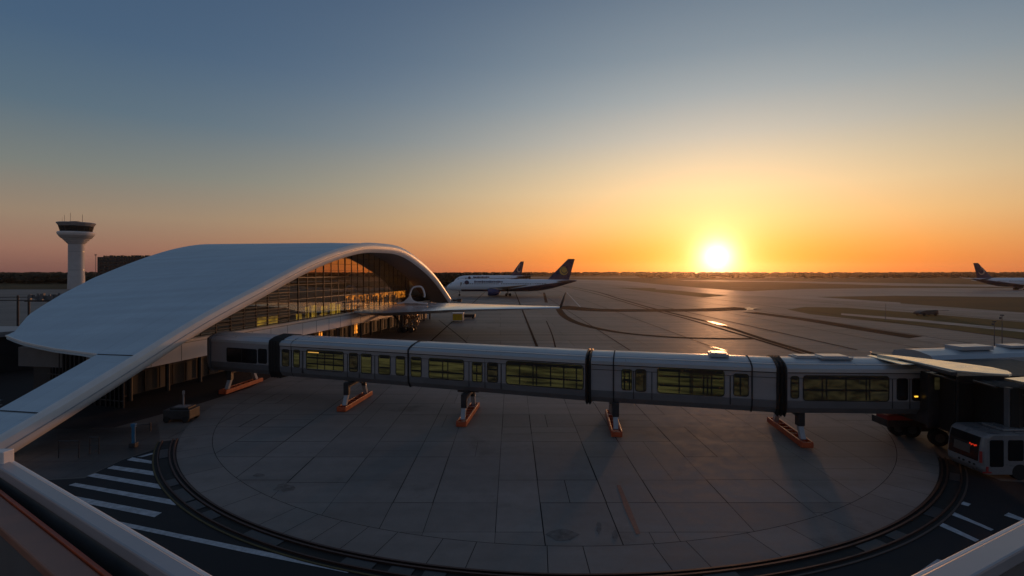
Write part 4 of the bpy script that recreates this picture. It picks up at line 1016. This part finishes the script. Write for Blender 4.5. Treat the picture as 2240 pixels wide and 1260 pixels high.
# looped fin
b=MB(); lp=[(868,664),(884,661),(893,654),(897,643),(900,634),(906,628),(920,627),(926,634),(929,645),(928,650)]
pp=smoothpts([Vector((xy(x,Yw),Yw,wz(y))) for x,y in lp],4)
for p,q in zip(pp,pp[1:]): b.tube(p,q,.17,8)
lp2=[(897,646),(902,657),(915,662),(935,664)]; pp=smoothpts([Vector((xy(x,Yw),Yw,wz(y))) for x,y in lp2],4)
for p,q in zip(pp,pp[1:]): b.tube(p,q,.16,8)
b.prism([Vector((xy(x,Yw),Yw-.2,wz(y))) for x,y in ((880,663),(894,650),(898,646),(902,658),(912,663))],(0,.4,0))
b.build('loop_fin',M['white'],wg,smooth=True)
b=MB(); pp=smoothpts([Vector((xy(x,Yw),Yw-1,wz(y))) for x,y in ((848,683),(862,688),(872,698),(878,712),(880,727))],4)
for p,q in zip(pp,pp[1:]): b.tube(p,q,.22,8)
b.tube((xy(881,Yw),Yw-1,wz(684)),(xy(881,Yw),Yw-1,.4),.2,8)
for x in (878,886,902): b.tube((xy(x,Yw),Yw-1.5,.5),(xy(x,Yw),Yw-1.0,.5),.55,14)
b.build('strut',M['darkmetal'],wg,smooth=True); inv(wg)
ld=thing('belt_loader','small tan baggage loader with shiny arms beneath the white wing','loader',(xy(900,104),104,0))
b=MB(); 
for k in range(34):
    x=random.uniform(884,914); y=random.uniform(692,716)+(x-884)*-.2
    b.box((xy(x,104),104+random.uniform(-1,1),hz(y,104)),(random.uniform(.2,.7),.4,random.uniform(.2,.8)),rot=Matrix.Rotation(random.random()*3,3,'Y'))
b.build('chassis',mat('tan_paint',(.42,.26,.15),.35,.2,.4,1),ld,bevel=.04)
b=MB(); b.bar((xy(884,103.4),103.4,hz(717,103.4)),(xy(918,104.5),104.5,hz(690,104.5)),.6,.25); b.bar((xy(888,103.4),103.4,.5),(xy(904,103.4),103.4,hz(698,103.4)),.25,.2); b.build('boom',M['steel'],ld)
for x in (889,905): b=MB(); b.tube((xy(x,103),103,.5),(xy(x,103),103.5,.5),.5,14); b.build('wheel',M['hide'],ld,smooth=True)
inv(ld)
# dark ground equipment at the far foot of the arch
gt=thing('baggage_train','dark train of small ground carts at the far foot of the roof arch','baggage train',(xy(980,200),200,0))
b=MB(); b.box((xy(948,200),200,1.1),(5,2.6,1.9)); b.build('tractor',M['dark'],gt,bevel=.1)
for x in (962,973,984,995,1005):
    b=MB(); b.box((xy(x,200),200+random.uniform(-1,1),.95),(1.6,1.8,random.uniform(.7,1.3))); o=b.build('trailer',M['dark'],gt,bevel=.05)
    b=MB(); b.box((xy(x,200)+.3,199.2,1.75),(.7,.5,.3)); b.build('load',M['steel'],o)
inv(gt)
pxline('apron_line',[(985,654),(1060,659),(1140,664),(1225,667)],.7,.026,M['white_paint'])
# yellow container
Yd=123.5
ct=thing('cargo_container','yellow cargo box with pale frame standing alone on the apron below the white wing','container',(xy(1001,Yd),Yd,0))
X0,X1=xy(990,Yd),xy(1012,Yd)
b=MB(); b.box(((X0+X1)/2,Yd+1,1.05),(X1-X0,2,1.5)); b.build('box',M['yellow'],ct,bevel=.03)
b=MB(); 
for X in (X0-.04,X1+.04):
    b.box((X,Yd-.02,1.1),(.16,.16,1.9)); b.box((X,Yd+2.02,1.1),(.16,.16,1.9))
b.box(((X0+X1)/2,Yd+1,2.02),(X1-X0+.35,2.3,.14)); b.box(((X0+X1)/2,Yd-.03,.25),(X1-X0,.1,.12)); b.build('frame',M['white'],ct)
b=MB()
for X in (X0+.3,X1-.3): 
    for yy in (.2,1.8): b.tube((X-.08,Yd+yy,.16),(X+.08,Yd+yy,.16),.16,10)
b.build('castor',M['hide'],ct); inv(ct)
cc=thing('baggage_cart','low dark baggage cart with a pale top behind the yellow cargo box','cart',(xy(1024,132),132,0))
b=MB(); b.box((xy(1024,132),132,.75),(3.6,1.8,.9)); b.build('bed',M['darkmetal'],cc,bevel=.04)
b=MB(); b.prism([(xy(1010,131),130.8,1.9),(xy(1036,134),133.6,3.0),(xy(1046,136),136,3.1),(xy(1018,134),133.4,2.0)],(0,0,.12)); b.build('cover',M['steel'],cc)
for k in (-1.3,1.3): b=MB(); b.tube((xy(1024,132)+k,131.1,.25),(xy(1024,132)+k,131.3,.25),.25,10); b.build('wheel',M['hide'],cc); inv(cc)

# small things on the near left
def gbox(name,label,cat,x0,x1,ytop,ybot,m_):
    c=G((x0+x1)/2,ybot); Y=c.y+.8; w_=(x1-x0)/F*Y; h=hz(ytop,Y)
    return c,Y,w_,h
c=G(385,925)
ge=thing('ground_cart','dark ground power cart with an upright post, standing left of the paved circle','cart',tuple(c))
b=MB(); b.box((c.x,c.y+.7,.62),(2.1,1.4,.75)); b.box((c.x+.1,c.y+.7,1.08),(1.5,1.1,.16)); b.build('body',M['dark'],ge,bevel=.05)
b=MB(); b.box((c.x+.1,c.y+.6,1.17),(1.0,.8,.03)); b.build('lid',M['skirt'],ge)
b=MB(); b.tube((c.x+.15,c.y+.7,1.15),(c.x+.15,c.y+.7,2.2),.06,10); b.box((c.x+.15,c.y+.7,2.25),(.12,.16,.28)); b.build('post',M['steel'],ge)
for sx_ in (-.75,.75):
    for sy in (.05,1.35): b=MB(); b.tube((c.x+sx_,c.y+sy-.1,.26),(c.x+sx_,c.y+sy+.1,.26),.26,14); b.build('wheel',M['hide'],ge,smooth=True)
inv(ge)
c=G(292,978)
hp=thing('blue_post','blue service post standing beside the black striped road at left','post',tuple(c))
b=MB(); b.tube((c.x,c.y,.3),(c.x,c.y,1.55),.11,12); b.box((c.x+.02,c.y,1.5),(.3,.2,.2)); b.build('post',M['blue'],hp,smooth=True)
b=MB(); b.box((c.x,c.y,.15),(.42,.36,.3)); b.build('base',M['darkmetal'],hp,bevel=.02)
b=MB(); b.bar((c.x+.1,c.y,1.5),(c.x+.95,c.y+.3,1.5),.05,.05); b.bar((c.x+.95,c.y+.3,1.6),(c.x+.95,c.y+.3,1.0),.08,.08); b.build('arm',M['mull'],hp); inv(hp)
rl=thing('guard_rail','thin grey hoop guard rails on the shaded pavement at left','railing',tuple(G(210,1000)))
b=MB()
for x,y,w_ in ((150,1002,44),(206,993,20)):
    p=G(x-w_/2,y); q=G(x+w_/2,y)
    for v in (p,q): b.tube(v,v+Vector((0,0,1.1)),.03,8)
    b.tube(p+Vector((0,0,1.1)),q+Vector((0,0,1.1)),.03,8); b.tube(p+Vector((0,0,.55)),q+Vector((0,0,.55)),.025,8)
b.build('rail',M['mull'],rl); inv(rl)
# masts at right
def mast(x,yb,yt,label,arm=True):
    c=G(x,yb); h=hz(yt,c.y); o=thing('light_mast',label,'mast',tuple(c),0,'thin masts beyond the right end of the bridge')
    b=MB(); b.tube((0,0,0),(0,0,h),.07,8,.04); b.build('pole',M['mast'],o,smooth=True)
    if arm: b=MB(); b.box((.0,0,h-.1),(.5,.14,.16)); b.box((-.25,0,h-.5),(.22,.14,.3)); b.build('lamp_head',M['mast'],o)
mast(2192,775,688,'tallest thin light mast at right, in front of the grass verge')
mast(2175,765,702,'thin mast just left of the tallest one near the right edge')
mast(2072,772,752,'short thin mast standing left of the pair behind the bluish bridge roof',False)
mast(1937,701,664,'slender far mast at the tip of the grass verge',False)
mast(2218,800,772,'short mast rising beside the bluish bridge roof at the right edge',False)
# dark mound vehicle at right
c=G(2030,690); sv=thing('service_vehicle','low dark service vehicle parked on the taxiway edge at right','vehicle',tuple(c))
b=MB(); b.loft([[(x,y,z) for y in (-1,1) for z in (())] or [(x,-1.2,.35),(x,-1.1,h),(x,1.1,h),(x,1.2,.35)] for x,h in ((-3.2,.8),(-2.6,1.2),(-1.4,1.5),(1.2,1.6),(1.9,1.55),(2.0,1.0))]); o=b.build('body',M['darkmetal'],sv,bevel=.05)
b=MB(); b.bar((1.9,0,1.3),(5.6,0,1.35),.5,.12); b.build('boom',M['darkmetal'],sv)
for x_ in (-2,1.2):
    for y_ in (-1.2,1.1): b=MB(); b.tube((x_,y_,.4),(x_,y_+.2,.4),.4,12); b.build('wheel',M['hide'],sv,smooth=True)

# ------------------------------------------------------------------ tower and far buildings
Yt=360; Xt=xy(167,Yt)
tw=thing('control_tower','pale round airport control tower with flared dark-glazed cab and antennas, rising at left','control tower',(Xt,Yt,0))
def lathe(name,prof,m_,n=40,par=tw,smooth=True,c=(0,0)):
    b=MB(); b.loft([[(c[0]+r*math.cos(2*math.pi*k/n),c[1]+r*math.sin(2*math.pi*k/n),z) for k in range(n)] for r,z in prof]); return b.build(name,m_,par,smooth=smooth)
def th(y): return hz(y,Yt)
sc1=Yt/F
lathe('shaft',[(4.9,0),(4.75,10),(4.6,th(600)),(4.55,th(560)),(4.55,th(534))],M['concT'])
lathe('flare',[(4.6,th(533.8)),(5.0,th(533)),(5.1,th(531.8)),(5.5,th(531.3)),(5.7,th(529.5)),(6.3,th(528.8)),(6.6,th(526)),(7.3,th(525)),(7.6,th(522.5)),(8.4,th(521.5)),(9.4,th(517.5)),(9.9,th(515.5))],M['concT'])
lathe('gallery',[(9.8,th(515.3)),(10.4,th(513)),(10.6,th(509)),(10.2,th(507.6)),(6,th(507.4))],M['white'])
lathe('cab_glazing',[(8.6,th(507.5)),(9.6,th(495.2))],M['pane_off'],16,smooth=False)
b=MB()
for k in range(16):
    a_=2*math.pi*k/16; b.bar((8.65*math.cos(a_),8.65*math.sin(a_),th(507.4)),(9.65*math.cos(a_),9.65*math.sin(a_),th(495)),.18,.18)
b.build('cab_mullions',M['mull'],tw)
lathe('cab_roof',[(9.7,th(495)),(10.3,th(492)),(11.0,th(488.5)),(10.6,th(487.2)),(4,th(486.3))],M['tunnel'],16,smooth=False)
b=MB()
for x,y,r in ((146.5,471,.09),(141.5,477,.06),(159.5,466,.10),(185.5,470,.12),(176,482,.05)): b.tube((xy(x,Yt)-Xt,-2,th(488)),(xy(x,Yt)-Xt,-2,th(y)),r,6)
b.box((-1,0,th(485.5)),(5,3,.9)); b.build('antenna',M['darkmetal'],tw)
for y in (550,590):
    lathe('joint_line',[(4.66,th(y)),(4.66,th(y+1))],M['steel'])
Yb=430
bl=thing('office_block','plain dark flat-topped block between the control tower and the arched roof','building',(xy(260,Yb),Yb,0))
b=MB(); X0,X1=xy(213,Yb),xy(345,Yb); b.box(((X0+X1)/2,Yb+15,hz(562,Yb)/2),(X1-X0,30,hz(562,Yb))); b.build('wall',mat('brown_cladding',(.07,.055,.05),.7,0,.2,.1),bl)
b=MB()
for k in range(16): b.box((X0+4+k*3.0,Yb+3,hz(561,Yb)+.2),(random.uniform(1,3),2,random.uniform(.5,1.8)))
b.build('rooftop_plant',M['dark'],bl)
b=MB()
for j in range(5):
    for k in range(12): b.box((X0+3+k*4,Yb-.02,hz(567+j*8,Yb)),(2.4,.1,1.2))
b.build('window',M['pane_off'],bl); inv(bl)
lm=thing('apron_floodlight','slim floodlight pole left of the dark office block','mast',(xy(209.5,400),400,0))
b=MB(); b.tube((0,0,0),(0,0,hz(558,400)),.18,8); b.build('pole',M['mast'],lm); b=MB(); b.box((0,0,hz(557.5,400)),(1.6,.6,.7)); b.build('lamp_head',M['mast'],lm)

# far houses
for i,(x,y,w_) in enumerate(((2089,606.2,9),(2106,606.5,7),(2121,606.6,12),(2130,606.9,7),(2060,605.5,7),(2019,604.5,6))):
    Yh=H*F/(y-HY); o=thing('far_shed',['small pale shed, leftmost of the far row before the trees','small pale shed second in the far row','widest pale shed of the far row left of the right airliner','small pale shed just left of the right airliner tail','lone little shed further left of the row','tiny shed nearest the sun side of the far row'][i],'shed',(xy(x,Yh),Yh,0),0,'far sheds at the wood edge')
    b=MB(); b.box((0,0,2.2),(w_*1.2,9,4.4)); b.build('wall',M['white'],o); b=MB(); b.prism([(-w_*.62,-4.7,4.41),(w_*.62,-4.7,4.41),(w_*.62,0,6.2),(-w_*.62,0,6.2)],(0,0,.2)); b.prism([(-w_*.62,4.7,4.41),(w_*.62,4.7,4.41),(w_*.62,0,6.2),(-w_*.62,0,6.2)],(0,0,.2)); b.build('roof',M['soffit'],o)

# ------------------------------------------------------------------ woods on the horizon
def wood(name,spots,label):
    b=MB()
    ph=(1+5**.5)/2
    iv=[Vector(v).normalized() for v in ((-1,ph,0),(1,ph,0),(-1,-ph,0),(1,-ph,0),(0,-1,ph),(0,1,ph),(0,-1,-ph),(0,1,-ph),(ph,0,-1),(ph,0,1),(-ph,0,-1),(-ph,0,1))]
    fi=((0,11,5),(0,5,1),(0,1,7),(0,7,10),(0,10,11),(1,5,9),(5,11,4),(11,10,2),(10,7,6),(7,1,8),(3,9,4),(3,4,2),(3,2,6),(3,6,8),(3,8,9),(4,9,5),(2,4,11),(6,2,10),(8,6,7),(9,8,1))
    for x,y,h,r in spots:
        for k in range(3):
            c=Vector((x+random.uniform(-r,r)*.6,y+random.uniform(-r,r)*.5,h*(.35+.25*k))); s=(1-.2*k)
            b.add([c+Vector((v.x*r*s*random.uniform(.8,1.2),v.y*r*s,v.z*h*.33*random.uniform(.8,1.2))) for v in iv],fi)
    o=b.build(name,M['leaf'],fix=False); tag(o,label,'wood',None,'stuff'); return o
sp=[]
for i in range(1900):
    Y=random.uniform(1500,2300); X=random.uniform(-1.15,1.15)*Y
    base=9.2+.8*math.sin(X*.004)+.6*math.sin(X*.013+2); h=base+random.uniform(-1.2,1.6); 
    sp.append((X,Y,h,random.uniform(6,13)))
for i in range(500):
    Y=random.uniform(1000,1500); X=random.uniform(.25,1.15)*Y; sp.append((X,Y,random.uniform(5,8),random.uniform(5,9)))
wood('horizon_wood',sp,'thin dark line of far woodland all along the horizon')
sp=[]
for i in range(420):
    x=random.uniform(925,1000+170*random.random()**2); Y=random.uniform(430,640); X=xy(x,Y); sp.append((X,Y,random.uniform(8.2,10.2),random.uniform(3.5,6)))
wood('near_wood',sp,'denser dark trees right behind the far foot of the arched roof')
sp=[]
for i in range(520):
    x=random.uniform(-260,330); Y=random.uniform(520,700); X=xy(x,Y); sp.append((X,Y,random.uniform(7.5,9.6),random.uniform(4,7)))
wood('left_wood',sp,'dark belt of trees behind the control tower base at left')

# ------------------------------------------------------------------ air
HAZE=True
if HAZE:
    b=MB(); b.box((0,1250,34.5),(8820,5520,71)); hzb=b.build('haze',M['white']); hzb['kind']='stuff'
    m=bpy.data.materials.new('haze_air'); m.use_nodes=True; t=m.node_tree; t.nodes.remove(t.nodes['Principled BSDF'])
    pv=N(t,'ShaderNodeVolumePrincipled'); pv.inputs['Color'].default_value=(1,.8,.62,1); pv.inputs['Density'].default_value=.00006; pv.inputs['Anisotropy'].default_value=.86
    t.links.new(pv.outputs[0],t.nodes['Material Output'].inputs['Volume']); hzb.data.materials[0]=m
    hzb.display_type='WIRE'
sc.cycles.volume_bounces=0
sc.cycles.transparent_max_bounces=12
